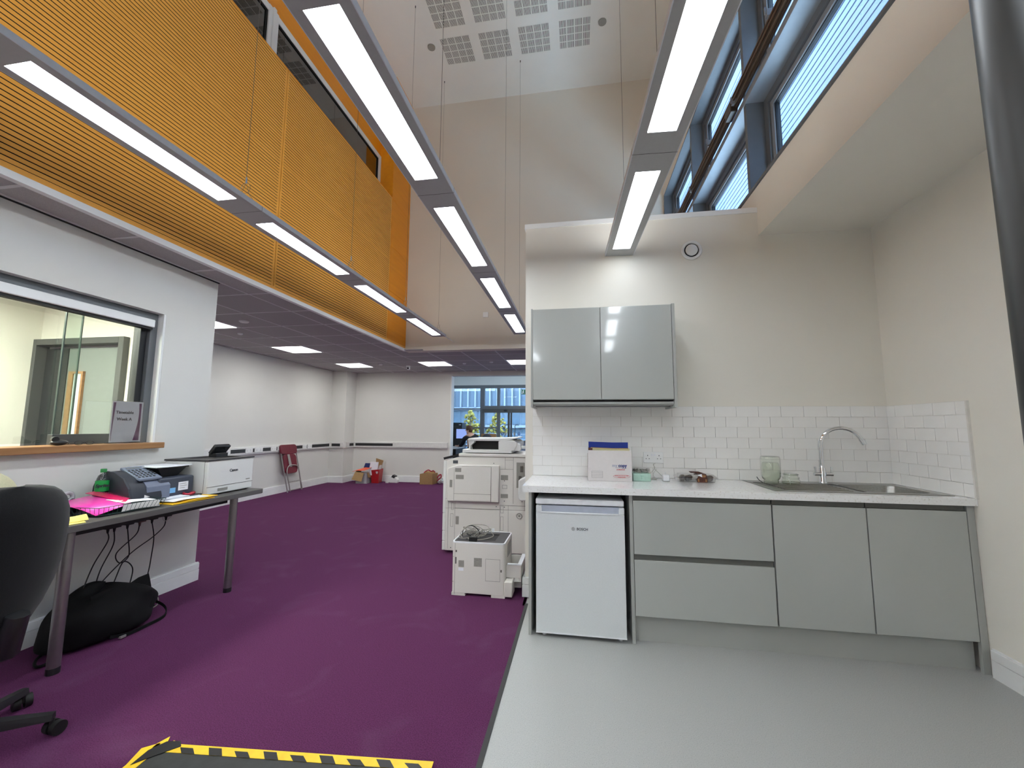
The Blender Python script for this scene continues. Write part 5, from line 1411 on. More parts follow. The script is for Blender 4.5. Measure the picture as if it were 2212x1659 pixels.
lm = MB()
for x0, x1, z0, z1 in ((-0.79, -0.715, 0.755, 0.805), (-0.79, -0.715, 0.575, 0.615)):
    lm.box(x0, x1, F - 0.0015, F, z0, z1)
obj('warning_label', lm, M['prnl'], cp)
rm = MB()
for x0, x1, z0, z1 in ((-0.775, -0.725, 0.67, 0.705), (-1.310, -1.285, 0.44, 0.512), (-0.79, -0.762, 0.425, 0.495), (-1.318, -1.288, 0.27, 0.40), (-0.79, -0.762, 0.25, 0.39)):
    for a, b, c, d in ((x0, x1, z0, z0 + 0.0018), (x0, x1, z1 - 0.0018, z1), (x0, x0 + 0.0018, z0, z1), (x1 - 0.0018, x1, z0, z1)):
        rm.box(a, b, F - 0.001, F + 0.001, c, d)
obj('cover_outline', rm, M['prns'], cp)
obj('side_socket', MB().box(-1.302, -1.248, F - 0.0015, F, 0.912, 0.945), M['ink'], cp)
obj('tray_grip', MB().box(-1.262, -1.228, F - 0.002, F, 0.295, 0.375), M['prnl'], cp)
for x, z in ((-0.865, 0.922), (-0.752, 0.748), (-0.752, 0.545), (-0.835, 0.487), (-0.57, 0.545), (-0.752, 0.485), (-1.31, 0.06)):
    obj('screw', MB().cyl((x, F - 0.002, z), (x, F, z), 0.005, 8), M['ink'], cp)
obj('knob', MB().tube([(-0.598 + 0.026 * math.cos(a), F - 0.002, 0.403 + 0.026 * math.sin(a)) for a in [i * PI / 10 for i in range(21)]], 0.004, 6).cyl((-0.598, F - 0.004, 0.403), (-0.598, F, 0.403), 0.010, 12), M['prnl'], cp, smooth=True)
obj('rear_handle_recess', MB().box(-0.628, -0.545, F - 0.0015, F, 0.68, 0.935), M['prnl'], cp)
obj('rear_handle', MB().box(-0.585, -0.56, CY - 0.01, CY + 0.02, 0.84, 0.90).box(-0.605, -0.575, CY + 0.015, CY + 0.019, 0.70, 0.80), M['prns'], cp)
obj('finisher_tray', MB().prism([(-0.592, 0.60), (-0.575, 0.575), (-0.40, 0.575), (-0.40, 0.84), (-0.50, 0.82), (-0.588, 0.775)], 'y', CY - 0.12, CY - 0.02).box(-0.56, -0.46, CY - 0.02, CY + 0.02, 0.60, 0.76), M['prnw'], cp, bevel=0.012)
for x in (-1.30, -0.60):
    for y in (CY + 0.10, CB - 0.1):
        obj('castor', MB().cyl((x - 0.015, y, 0.022), (x + 0.015, y, 0.022), 0.022, 14), M['black'], cp)

# ================================================================== SMALL PRINTER ON THE FLOOR
fp = empty('floor_printer', (-0.78, 3.35, 0), 'light grey office printer standing on the carpet in front of the photocopier', 'printer')
Y0, Y1 = 3.19, 3.545
X0, X1 = -0.986, -0.567
outl = rounded(X0, X1, Y0, Y1, 0.022, 3)
n = len(outl)
bm2 = MB()
z_up = [0.016, 0.40]
bm2.prism(outl, 'z', 0.020, 0.392)
obj('body', bm2, M['prng'], fp, bevel=0.002)
obj('base_foot', MB().box(X0, -0.878, Y0 + 0.001, Y1, 0.0, 0.021).box(-0.672, X1 + 0.001, Y0 + 0.001, Y1, 0.0, 0.021).box(-0.878, -0.672, Y0 + 0.05, Y1, 0.004, 0.021), M['prng'], fp)
rim_ = MB(); inn = rounded(X0 + 0.010, X1 - 0.010, Y0 + 0.010, Y1 - 0.010, 0.016, 3)
vs = [(x, y, 0.392) for x, y in outl] + [(x, y, 0.402) for x, y in outl] + [(x, y, 0.402) for x, y in inn] + [(x, y, 0.392) for x, y in inn]
fs = []
for j in range(n):
    k = (j + 1) % n
    for a in range(4):
        b = (a + 1) % 4
        fs.append((a * n + j, a * n + k, b * n + k, b * n + j))
obj('top_rim', rim_.add(vs, fs), M['fridgew'], fp)
tpm = MB()
hx0, hx1, hy0, hy1 = -0.90, -0.66, 3.27, 3.47
tpm.box(X0 + 0.010, hx0, Y0 + 0.010, Y1 - 0.010, 0.392, 0.399).box(hx1, X1 - 0.010, Y0 + 0.010, Y1 - 0.010, 0.392, 0.399).box(hx0, hx1, Y0 + 0.010, hy0, 0.392, 0.399).box(hx0, hx1, hy1, Y1 - 0.010, 0.392, 0.399)
obj('top_cover', tpm, M['prntop'], fp)
obj('output_slot', MB().box(hx0, hx1, hy0, hy1, 0.3925, 0.3932), M['black'], fp)
pm = MB()
for x0, x1, z0, z1 in ((-0.718, -0.604, 0.120, 0.283),):
    for a, b, c, d in ((x0, x1, z0, z0 + 0.0015), (x0, x1, z1 - 0.0015, z1), (x0, x0 + 0.0015, z0, z1), (x1 - 0.0015, x1, z0, z1)):
        pm.box(a, b, Y0 - 0.0008, Y0 + 0.001, c, d)
pm.box(-0.9635, -0.962, Y0 - 0.0008, Y0 + 0.001, 0.01, 0.39).box(X0 - 0.0008, -0.963, Y0 + 0.002, Y0 + 0.004, 0.286, 0.288).box(X0 - 0.0008, -0.963, Y0 + 0.002, Y0 + 0.004, 0.10, 0.102)
obj('cover_seams', pm, M['prns'], fp)
obj('rating_label', MB().box(-0.810, -0.747, Y0 - 0.0012, Y0, 0.222, 0.286).box(-0.933, -0.889, Y0 - 0.0012, Y0, 0.213, 0.262), M['prnl'], fp)
obj('white_label', MB().box(-0.933, -0.892, Y0 - 0.0012, Y0, 0.185, 0.207), M['paper'], fp)
box('power_switch', -0.958, -0.948, Y0 - 0.0012, Y0, 0.322, 0.338, M['prns'], fp)
box('cover_grip', -0.960, -0.950, Y0 - 0.0012, Y0, 0.235, 0.285, M['prns'], fp)
box('cover_catch', -0.600, -0.590, Y0 - 0.0012, Y0, 0.19, 0.208, M['prns'], fp)
vm = MB()
for k in range(8):
    z = 0.27 + k * 0.013
    vm.box(X1 - 0.001, X1 + 0.001, 3.30, 3.46, z, z + 0.005)
obj('side_vents', vm, M['prns'], fp)
vm = MB()   # open paper tray on the side
vm.box(X1, -0.450, 3.25, 3.262, 0.135, 0.232).box(-0.470, -0.450, 3.262, 3.50, 0.10, 0.232).box(X1, -0.450, 3.50, 3.512, 0.10, 0.232).box(X1, -0.470, 3.262, 3.50, 0.10, 0.112)
obj('side_tray', vm, M['prng'], fp, bevel=0.003)
obj('side_tray_rim', MB().box(-0.476, -0.444, 3.245, 3.516, 0.230, 0.240).box(X1 + 0.01, -0.476, 3.245, 3.266, 0.230, 0.240), M['fridgew'], fp, bevel=0.002)
obj('lower_side_box', MB().box(X1, -0.506, 3.17, 3.30, 0.018, 0.130), M['prng'], fp, bevel=0.006)
obj('side_tray_lower', MB().box(X1, -0.455, 3.31, 3.50, 0.04, 0.10), M['prng'], fp, bevel=0.004)
# tangle of leads on top
random.seed(3)
tg = [[(-0.92, 3.30, 0.405)]]
tm = MB()
for k in range(9):
    cx, cy = -0.85 + random.uniform(-0.05, 0.07), 3.34 + random.uniform(-0.04, 0.05)
    pth = []
    R1, R2 = random.uniform(0.03, 0.075), random.uniform(0.02, 0.045)
    ph = random.uniform(0, 6)
    for i in range(12):
        a = ph + i * 2 * PI / 11 * 1.1
        pth.append((cx + R1 * math.cos(a), cy + 0.6 * R1 * math.sin(a + 0.5), 0.408 + R2 * (1 + math.sin(a * 0.9 + k)) * 0.9))
    tm.tube(spline(pth, 4), 0.0028, 5)
tm.tube(spline([(-0.93, 3.27, 0.41), (-0.95, 3.30, 0.44), (-0.90, 3.33, 0.49), (-0.82, 3.33, 0.505), (-0.74, 3.32, 0.50), (-0.70, 3.30, 0.46), (-0.68, 3.29, 0.43), (-0.74, 3.27, 0.41), (-0.82, 3.25, 0.405), (-0.88, 3.26, 0.41)], 7), 0.0035, 6)
obj('cable_tangle', tm, M['cableg'], smooth=True, label='tangle of pale grey leads heaped on the floor printer', cat='cable')
tm = MB().tube(spline([(-0.94, 3.29, 0.41), (-0.93, 3.33, 0.47), (-0.86, 3.34, 0.49), (-0.80, 3.33, 0.44), (-0.84, 3.30, 0.41), (-0.90, 3.30, 0.44), (-0.86, 3.27, 0.42)], 6), 0.004, 6)
tm.add(*(lambda B: (B.v, B.f))(MB().box(-0.86, -0.80, 3.22, 3.25, 0.400, 0.43)))
obj('cable_tangle', tm, M['cable'], smooth=False, label='black lead with a plug mixed into the pale cable tangle', cat='cable')
box('cable_tag', -0.700, -0.680, 3.33, 3.334, 0.45, 0.478, M['fridgew'], label='small white plastic tag sticking up from the cable tangle', cat='tag')

# ================================================================== FOLDING CHAIR
fc = empty('folding_chair', (-5.5, 7.5, 0), 'folded maroon chair with grey tube frame leaning on the left wall', 'chair')
# leaning plane: foot at x=-5.42, top at x=-5.66, z 0.93 ; width along y (7.28..7.62)
def LP(y, z, d=0.0): return (-5.60 - 0.055 * (z / 0.93) + d, y - 0.17 * (z / 0.93), z)
yA, yB = 7.24, 7.66
obj('front_tube', MB().tube(spline([LP(yA + 0.05, 0.01), LP(yA + 0.02, 0.45), LP(yA, 0.88)], 5), 0.011, 8).tube(spline([LP(yB + 0.04, 0.01), LP(yB + 0.03, 0.45), LP(yB, 0.88)], 5), 0.011, 8).tube([LP(yA + 0.05, 0.03), LP(yB + 0.04, 0.03)], 0.009, 8), M['tube'], fc, smooth=True)
hoop = [LP(yA + 0.09, 0.02, 0.03), LP(yA + 0.07, 0.30, 0.03), LP(yA + 0.07, 0.42, 0.03), LP(yA + 0.12, 0.50, 0.03), LP((yA + yB) / 2, 0.52, 0.03), LP(yB - 0.06, 0.50, 0.03), LP(yB - 0.01, 0.42, 0.03), LP(yB, 0.30, 0.03), LP(yB + 0.02, 0.02, 0.03)]
obj('rear_hoop', MB().tube(spline(hoop, 5), 0.010, 8).tube([LP(yA + 0.07, 0.2, 0.03), LP(yB + 0.01, 0.2, 0.03)], 0.008, 8), M['tube'], fc, smooth=True)
TL = Matrix(((1, 0, -0.055 / 0.93, -0.16), (0, 1, -0.17 / 0.93, 0), (0, 0, 1, 0), (0, 0, 0, 1)))
obj('backrest', MB().prism(rounded(yA - 0.02, yB + 0.02, 0.74, 0.925, 0.06, 4), 'x', -5.455, -5.42).xf(TL), M['maroon'], fc, bevel=0.008)
obj('seat', MB().prism(rounded(yA + 0.03, yB - 0.02, 0.36, 0.74, 0.08, 4), 'x', -5.45, -5.425).xf(TL), M['maroon'], fc, bevel=0.006)
obj('seat_strap', MB().prism([(yA + 0.14, 0.735), (yA + 0.20, 0.735), (yA + 0.235, 0.49), (yA + 0.165, 0.49)], 'x', -5.424, -5.415).xf(TL), M['tube'], fc)
for y in (yA + 0.05, yB + 0.04):
    obj('foot', MB().cyl(LP(y, 0.0), LP(y, 0.03), 0.014, 8), M['greybox'], fc)

# ================================================================== DADO TRUNKING
def trunking(label, p0, p1, nrm, inserts, group='dado trunking'):
    """p0,p1: ends on the wall (x,y); nrm: outward; inserts: (kind, from, to) measured from p0"""
    x0, y0 = p0; x1, y1 = p1
    L = math.hypot(x1 - x0, y1 - y0); ux, uy = (x1 - x0) / L, (y1 - y0) / L
    r = empty('cable_trunking', (x0, y0, 0.785), label, 'trunking', group)
    def pb(a, b, t0, t1, z0, z1):
        xs = [x0 + ux * a + nrm[0] * t0, x0 + ux * b + nrm[0] * t1]; ys = [y0 + uy * a + nrm[1] * t0, y0 + uy * b + nrm[1] * t1]
        return (min(xs), max(xs), min(ys), max(ys), z0, z1)
    m_ = MB().box(*pb(0, L, 0, 0.045, 0.80, 0.915)).box(*pb(0, L, 0, 0.035, 0.785, 0.80)).box(*pb(0, L, 0, 0.030, 0.915, 0.925))
    obj('profile', m_, M['trunk'], r)
    obj('cover_lines', MB().box(*pb(0, L, 0.0445, 0.0458, 0.893, 0.895)).box(*pb(0, L, 0.0445, 0.0458, 0.822, 0.824)), M['greybox'], r)
    for kind, a, b in inserts:
        if kind == 'b': obj('black_insert', MB().box(*pb(a, b, 0.045, 0.047, 0.828, 0.889)), M['trunkb'], r)
        else:
            s = obj('socket_plate', MB().box(*pb(a, b, 0.045, 0.053, 0.820, 0.900)), M['trimw'], r)
            q = MB(); w_ = b - a
            for f in ((0.22, 0.72) if w_ > 0.12 else (0.5,)):
                q.box(*pb(a + w_ * f - 0.012, a + w_ * f - 0.008, 0.053, 0.0538, 0.845, 0.855)).box(*pb(a + w_ * f + 0.008, a + w_ * f + 0.012, 0.053, 0.0538, 0.845, 0.855)).box(*pb(a + w_ * f - 0.003, a + w_ * f + 0.003, 0.053, 0.0538, 0.865, 0.875))
            obj('pin_hole', q, M['ink'], s)
    return r


def ty(px):   # distance along the left wall from y=3.1
    return px
ins = []
pat = [('s', 5.78, 5.95), ('b', 5.97, 6.27), ('s', 6.28, 6.42), ('b', 6.44, 6.47), ('s', 6.48, 6.66), ('b', 6.67, 6.86), ('s', 6.87, 7.0), ('b', 7.01, 7.03), ('s', 7.04, 7.2), ('b', 7.55, 7.75), ('s', 7.76, 7.88), ('b', 7.885, 7.90), ('s', 7.91, 8.05), ('b', 8.06, 8.68),
       ('s', 4.6, 4.76), ('b', 4.8, 5.1), ('s', 5.2, 5.36)]
trunking('white wall trunking with black inserts and sockets along the left wall', (-5.72, 3.12), (-5.72, 8.75), (1, 0), [(k, a - 3.12, b - 3.12) for k, a, b in pat])
trunking('short white trunking with one black insert across the corner pillar', (-5.72, 8.75), (-5.35, 8.75), (0, -1), [('b', 0.09, 0.30)])
trunking('white trunking wrapping the side face of the pillar', (-5.35, 8.75), (-5.35, 9.17), (1, 0), [('b', 0.16, 0.33)])
trunking('white wall trunking with one long black insert along the far wall', (-5.35, 9.17), (-2.99, 9.17), (0, -1), [('b', 0.07, 1.02)])

# ================================================================== THINGS ON THE FAR FLOOR
b1 = empty('card_box', (-4.98, 8.80, 0), 'grey open cardboard box with a buff flap, leftmost of the floor clutter', 'box')
obj('body', MB().box(-5.00, -4.735, 8.72, 8.98, 0.0, 0.235), M['greybox'], b1)
obj('flap', MB().prism([(-5.04, 0.09), (-4.80, 0.05), (-4.75, 0.245), (-4.96, 0.265)], 'y', 8.66, 8.67), M['kraftl'], b1).location.x = -0.03
obj('flap', MB().prism([(-5.07, 0.10), (-5.05, 0.10), (-4.95, 0.29), (-4.97, 0.29)], 'y', 8.665, 8.90), M['kraft'], b1)
obj('flap', MB().prism([(-4.735, 0.235), (-4.70, 0.13), (-4.69, 0.135), (-4.725, 0.245)], 'y', 8.72, 8.90), M['kraft'], b1)
obj('folder', MB().sheet(bil((-5.06, 8.66, 0.27), (-4.70, 8.66, 0.33), (-4.70, 8.90, 0.37), (-4.97, 8.90, 0.31), 5, 6, lambda u, v: 0.015 * math.sin(6 * v)), 0.008), M['coral'], label='coral folder lying across the grey open box', cat='folder')
obj('folder', MB().prism([(-4.92, 0.33), (-4.78, 0.33), (-4.76, 0.44), (-4.88, 0.44)], 'y', 8.90, 8.92), M['navy'], label='navy blue folder standing behind the coral folder', cat='folder')
b2 = empty('red_crate', (-4.52, 8.95, 0), 'red plastic crate with white lettering, stuffed with papers', 'crate')
obj('body', MB().add([(-4.68, 8.84, 0), (-4.51, 8.84, 0), (-4.55, 9.08, 0), (-4.70, 9.08, 0), (-4.70, 8.82, 0.29), (-4.49, 8.82, 0.31), (-4.53, 9.10, 0.31), (-4.71, 9.10, 0.29)], [(0, 3, 2, 1), (4, 5, 6, 7), (0, 1, 5, 4), (1, 2, 6, 5), (2, 3, 7, 6), (3, 0, 4, 7)]), M['red'], b2)
obj('white_print', MB().box(-4.57, -4.52, 8.818, 8.826, 0.24, 0.262).box(-4.56, -4.53, 8.818, 8.827, 0.215, 0.23), M['paper'], b2)
obj('paper', MB().prism([(-4.76, 0.28), (-4.56, 0.30), (-4.55, 0.47), (-4.73, 0.47)], 'y', 8.86, 8.90), M['paper'], label='white papers leaning upright in the red crate', cat='paper')
obj('paper', MB().prism([(-4.56, 0.30), (-4.50, 0.31), (-4.48, 0.40), (-4.53, 0.40)], 'y', 8.90, 8.93), M['paper2'], label='grey paper edge at the right of the red crate', cat='paper')
obj('paper_strip', MB().prism([(-4.75, 0.30), (-4.72, 0.30), (-4.70, 0.17), (-4.73, 0.17)], 'y', 8.80, 8.805).prism([(-4.71, 0.30), (-4.68, 0.30), (-4.655, 0.18), (-4.685, 0.18)], 'y', 8.80, 8.805), M['paper'], label='two white paper strips hanging over the red crate', cat='paper')
obj('kraft_folder', MB().prism([(-4.66, 0.32), (-4.54, 0.32), (-4.48, 0.50), (-4.66, 0.55)], 'y', 8.98, 9.0), M['kraft'], label='brown card folder standing tallest behind the papers', cat='folder')
sp_ = empty('floor_device', (-4.24, 9.03, 0), 'small white and black rounded device on the floor right of the red crate', 'device')
obj('shell', MB().prism([(-4.36, 0.03), (-4.30, 0.0), (-4.12, 0.0), (-4.11, 0.05), (-4.14, 0.11), (-4.20, 0.14), (-4.25, 0.17), (-4.31, 0.13)], 'y', 8.97, 9.08), M['prnw'], sp_, bevel=0.01)
obj('dark_face', MB().prism([(-4.26, 0.13), (-4.19, 0.10), (-4.16, 0.15), (-4.23, 0.18)], 'y', 8.965, 9.07), M['prnb'], sp_)
obj('base_disc', MB().cyl((-4.35, 8.95, 0.0), (-4.35, 8.95, 0.03), 0.04, 14), M['prnw'], sp_)
b3 = empty('card_box', (-3.42, 9.0, 0), 'brown closed cardboard box by the far wall with red ribbon on top', 'box')
obj('body', MB().add([(-3.53, 8.86, 0), (-3.24, 8.88, 0), (-3.20, 9.12, 0), (-3.49, 9.12, 0), (-3.53, 8.86, 0.23), (-3.24, 8.88, 0.235), (-3.20, 9.12, 0.235), (-3.49, 9.12, 0.23)], [(0, 3, 2, 1), (4, 5, 6, 7), (0, 1, 5, 4), (1, 2, 6, 5), (2, 3, 7, 6), (3, 0, 4, 7)]), M['kraft'], b3)
obj('flap', MB().prism([(-3.49, 0.235), (-3.22, 0.238), (-3.22, 0.275), (-3.42, 0.285)], 'y', 9.0, 9.01), M['kraftl'], b3)
obj('ribbon', MB().tube(spline([(-3.47, 8.95, 0.25), (-3.42, 8.97, 0.29), (-3.36, 8.95, 0.31), (-3.30, 8.97, 0.28), (-3.25, 8.95, 0.30), (-3.21, 8.97, 0.26)], 6), 0.012, 6), M['foil'], label='red and white ribbon heaped on the brown cardboard box', cat='ribbon', smooth=True)
gb = empty('gift_basket', (-3.10, 9.0, 0), 'cellophane gift bundle with red ribbon beside the brown box', 'gift')
obj('cellophane', MB().lathe([(0.07, 0), (0.085, 0.06), (0.07, 0.12), (0.02, 0.16), (0.05, 0.22)], (-3.10, 8.99, 0), 12), M['clearp'], gb, smooth=True)
obj('ribbon', MB().tube(spline([(-3.15, 8.95, 0.14), (-3.12, 8.93, 0.18), (-3.07, 8.93, 0.22), (-3.05, 8.93, 0.17), (-3.10, 8.92, 0.12), (-3.14, 8.92, 0.08)], 6), 0.014, 6), M['foil'], gb, smooth=True)
obj('contents', MB().ball((-3.10, 8.99, 0.06), (0.05, 0.05, 0.05)), M['boxw'], gb, smooth=True)
obj('wall_plate', MB().box(-1.555, -1.465, 6.484, 6.50, 3.115, 3.205), M['trimw'], label='small square wall plate on the far upper wall', cat='switch', bevel=0.004)

# ================================================================== BOARD WITH HAZARD TAPE
RM = Matrix.Translation((-1.69, 1.535, 0)) @ Matrix.Rotation(math.radians(4.9), 4, 'Z')
bd = empty('floor_board', (-1.0, 1.2, 0), 'black board on the carpet edged with yellow and black hazard tape', 'board')
obj('board', MB().box(0.0, 1.12, -1.0, 0.0, 0.001, 0.012).xf(RM), M['matt'], bd)
def tstrip(x0, x1, y0, y1, z):
    return MB().box(x0, x1, y0, y1, z, z + 0.0012)
tb_ = obj('hazard_tape', tstrip(-0.01, 1.13, -0.030, 0.012, 0.0122).xf(RM), M['tapey'], bd, label='yellow hazard tape along the far edge')
k = 0
x = 0.10
while x < 1.10:
    obj('tape_stripe', MB().prism([(x, 0.004 if k % 2 else -0.004), (x + 0.055, 0.004 if k % 2 else -0.004), (x + 0.085, -0.031), (x + 0.030, -0.031)], 'z', 0.0134, 0.0140).xf(RM), M['tapeb'], tb_)
    x += 0.115; k += 1
tl = obj('hazard_tape', MB().prism([(-0.055, -1.0), (0.018, -1.0), (0.02, -0.02), (0.0, 0.012), (-0.05, -0.02), (-0.03, -0.10)], 'z', 0.0122, 0.0134).xf(RM), M['tapey'], bd, label='torn yellow hazard tape along the left edge')
for y in (-0.16, -0.30, -0.44, -0.58, -0.72, -0.86):
    obj('tape_stripe', MB().prism([(-0.05, y), (0.017, y + 0.04), (0.017, y - 0.02), (-0.05, y - 0.06)], 'z', 0.0135, 0.0141).xf(RM), M['tapeb'], tl)
obj('tape_scrap', MB().prism([(-0.02, 0.012), (0.0, 0.055), (0.02, 0.02)], 'z', 0.006, 0.0075).prism([(0.03, 0.012), (0.036, 0.036), (0.055, 0.03), (0.06, 0.01)], 'z', 0.006, 0.0075).xf(RM), M['tapey'], bd)
obj('black_corner_tape', MB().prism([(-0.012, -0.10), (0.035, -0.055), (0.10, 0.0), (0.075, 0.026), (0.02, 0.018), (-0.012, -0.03)], 'z', 0.0142, 0.0152).xf(RM), M['tapeb'], bd)

# ================================================================== FAR OFFICE THROUGH THE OPENING
GY = 12.5
box('floor_far_office', -6.2, 3.0, 9.3, 14.0, -0.12, 0.0, mat('far_office_floor', (104, 104, 108), 0.8), kind='structure')
box('ceiling_far_office', -6.2, 3.0, 9.34, GY + 0.3, 2.90, 3.0, M['ceil'], kind='structure')
box('wall_far_office_left', -5.2, -5.1, 9.34, GY + 0.2, 0, 2.9, M['wallw'], kind='structure')
box('wall_far_office_right', 2.9, 3.0, 9.34, GY + 0.2, 0, 2.9, M['wallw'], kind='structure')
box('wall_over_glazing', -5.1, 2.9, GY, GY + 0.15, 2.60, 2.90, M['wallw'], kind='structure')
gw = empty('window_4', (-2, GY, 0), kind='structure')
fr = MB()
fr.box(-5.1, 2.9, GY, GY + 0.10, 2.505, 2.60)
fr.box(-5.1, 2.9, GY, GY + 0.10, 0.0, 0.08).box(-1.90, 2.9, GY, GY + 0.10, 0.80, 0.88)
obj('head_frame', fr, M['winframe'], gw)
for x0, x1 in ((-3.04, -2.905), (-2.505, -2.415), (-4.0, -3.93), (-0.75, -0.66), (0.6, 0.69), (1.9, 2.0)):
    box('mullion', x0, x1, GY - 0.01, GY + 0.11, 0.0, 2.505, M['winframe'], gw)
for x0, x1, z0, z1 in ((-5.1, -3.04, 1.828, 1.868), (-3.93, -2.50, 1.240, 1.280), (-5.1, -4.0, 1.24, 1.28), (-3.04, 0.6, 1.845, 1.945)):
    box('transom', x0, x1, GY, GY + 0.10, z0, z1, M['winframe'], gw)
box('door_head', -2.96, -0.70, GY - 0.06, GY + 0.06, 1.73, 1.845, M['doorframe'], gw)
box('low_panel', -1.9, 2.9, GY + 0.02, GY + 0.06, 0.08, 0.80, M['meterl'], gw)
for x0, x1, z0, z1 in ((-5.1, -4.0, 0.08, 1.24), (-5.1, -4.0, 1.28, 2.5), (-3.93, -3.04, 1.28, 1.828), (-3.93, -3.04, 1.868, 2.505), (-3.93, -3.04, 0.08, 1.24), (-2.905, -2.505, 1.28, 1.73), (-2.905, -2.505, 1.945, 2.505), (-2.905, -2.505, 0.08, 1.24), (-2.415, -0.75, 1.945, 2.505), (-0.66, 0.6, 0.88, 2.505), (0.69, 1.9, 0.88, 2.505)):
    box('pane', x0, x1, GY + 0.045, GY + 0.052, z0, z1, M['glass'], gw)
d2 = empty('door_2', (-1.8, GY, 0), kind='structure')
for a, b in ((-2.415, -2.10), (-2.08, -0.75)):
    obj('door_stile', MB().box(a, a + 0.05 if a > -2.2 else a + 0.01, GY + 0.01, GY + 0.06, 0, 1.73).box(b - 0.065, b, GY + 0.01, GY + 0.06, 0, 1.73), M['doorframe'], d2)
    box('pane', a + 0.01, b - 0.01, GY + 0.03, GY + 0.036, 0.0, 1.73, M['glass'], d2)
for x in (-2.235, -1.92):
    obj('pull_handle', MB().tube(spline([(x, GY - 0.01, 0.7), (x, GY - 0.06, 0.75), (x, GY - 0.06, 1.28), (x + 0.02, GY - 0.06, 1.34), (x + 0.08, GY - 0.04, 1.35), (x + 0.10, GY - 0.0, 1.34)], 4), 0.010, 8), M['doorframe'], d2, smooth=True)
for x in (-2.33, -1.81):
    s = obj('blue_sticker', MB().cyl((x, GY + 0.012, 1.08), (x, GY + 0.009, 1.08), 0.045, 18), M['bluesign'], d2)
    obj('sticker_mark', MB().box(x - 0.008, x + 0.008, GY + 0.006, GY + 0.009, 1.05, 1.11).box(x - 0.03, x + 0.03, GY + 0.006, GY + 0.009, 0.99, 1.02), M['paper'], s)
for x in (-2.22, -1.95):
    box('notice', x - 0.03, x + 0.03, GY + 0.009, GY + 0.012, 1.03, 1.12, M['paper2'], d2)
band = MB()
for i in range(22):
    a = -1.84 + i * 0.030
    if a > -0.9: break
    band.box(a, a + random.uniform(0.012, 0.026), GY + 0.024, GY + 0.026, 1.245, 1.262 + random.uniform(0, 0.014))
band.ball((-2.33, GY + 0.02, 1.30), (0.025, 0.003, 0.022)).ball((-2.30, GY + 0.02, 1.27), (0.02, 0.003, 0.015))
obj('mirrored_lettering', band, M['doorframe'], d2)
obj('door_closer', MB().ball((-2.22, GY - 0.07, 1.80), (0.06, 0.03, 0.035)), M['black'], d2, smooth=True)
ex = empty('exit_sign', (-1.66, GY - 0.3, 2.36), 'green hanging exit sign with a white running figure near the glazing', 'sign')
ex0, ex1, ez0, ez1, ey = -1.70, -1.36, 2.27, 2.42, GY - 0.35
box('panel', ex0, ex1, ey, ey + 0.03, ez0, ez1, M['exit'], ex)
obj('running_figure', MB().ball((ex0 + 0.075, ey - 0.001, ez1 - 0.028), (0.012, 0.002, 0.012)).prism([(ex0 + 0.055, ez1 - 0.045), (ex0 + 0.085, ez1 - 0.045), (ex0 + 0.08, ez0 + 0.06), (ex0 + 0.055, ez0 + 0.06)], 'y', ey - 0.002, ey).prism([(ex0 + 0.055, ez0 + 0.065), (ex0 + 0.07, ez0 + 0.065), (ex0 + 0.045, ez0 + 0.015), (ex0 + 0.03, ez0 + 0.02)], 'y', ey - 0.002, ey)
    .prism([(ex0 + 0.065, ez0 + 0.065), (ex0 + 0.08, ez0 + 0.065), (ex0 + 0.10, ez0 + 0.03), (ex0 + 0.088, ez0 + 0.022)], 'y', ey - 0.002, ey).box(ex0 + 0.014, ex0 + 0.022, ey - 0.002, ey, ez0 + 0.015, ez1 - 0.015), M['paper'], ex)
obj('hanger', MB().cyl(((ex0 + ex1) / 2, ey + 0.015, ez1), ((ex0 + ex1) / 2, ey + 0.015, 2.9), 0.004, 6), M['wire'], ex)
# desk, monitor and storage
fd = empty('far_desk', (-3.3, 10.4, 0), 'desk with white top behind the far opening, mostly hidden', 'desk')
box('desktop', -4.2, -3.03, 9.95, 10.75, 0.735, 0.765, M['fridgew'], fd)
obj('panel_end', MB().box(-3.08, -3.05, 10.0, 10.7, 0, 0.735).box(-4.18, -4.15, 10.0, 10.7, 0, 0.735), M['doordark'], fd)
mn = empty('monitor', (-3.02, 10.45, 0.765), 'computer monitor showing a pale blue page in front of the seated person', 'monitor')
mm_ = Matrix.Translation((-3.00, 10.35, 1.11)) @ Matrix.Rotation(math.radians(12), 4, 'Z')
obj('casing', MB().box(-0.155, 0.155, 0, 0.03, -0.135, 0.13).xf(mm_), M['prnb'], mn)
obj('display', MB().box(-0.145, 0.145, -0.002, 0.0, -0.122, 0.12).xf(mm_), M['screen'], mn)
obj('stand', MB().box(-0.02, 0.02, 0.03, 0.05, -0.345, 0.0).xf(mm_).box(-3.10, -2.92, 10.32, 10.46, 0.765, 0.775), M['prnb'], mn)
ts = empty('storage_unit', (-3.35, 11.0, 0), 'black storage tower behind the monitor', 'cabinet')
obj('body', MB().box(-3.55, -3.16, 10.9, 11.3, 0.0, 1.40), M['prnb'], ts)
obj('white_tab', MB().box(-3.25, -3.19, 10.893, 10.90, 1.335, 1.35), M['paper'], ts)
obj('shelf_edge', MB().box(-3.55, -3.16, 10.885, 10.90, 1.28, 1.29), M['doorframe'], ts)
obj('low_screen', MB().box(-2.66, -2.24, 11.1, 11.13, 0.0, 1.10), M['oak'], label='brown low desk screen behind the photocopier', cat='screen')
obj('chair_back', MB().ball((-2.42, 10.75, 0.98), (0.14, 0.05, 0.12)).cyl((-2.42, 10.75, 0.0), (-2.42, 10.75, 0.9), 0.03, 10), M['meterd'], label='dark rounded chair back right of the seated person', cat='chair', smooth=True)


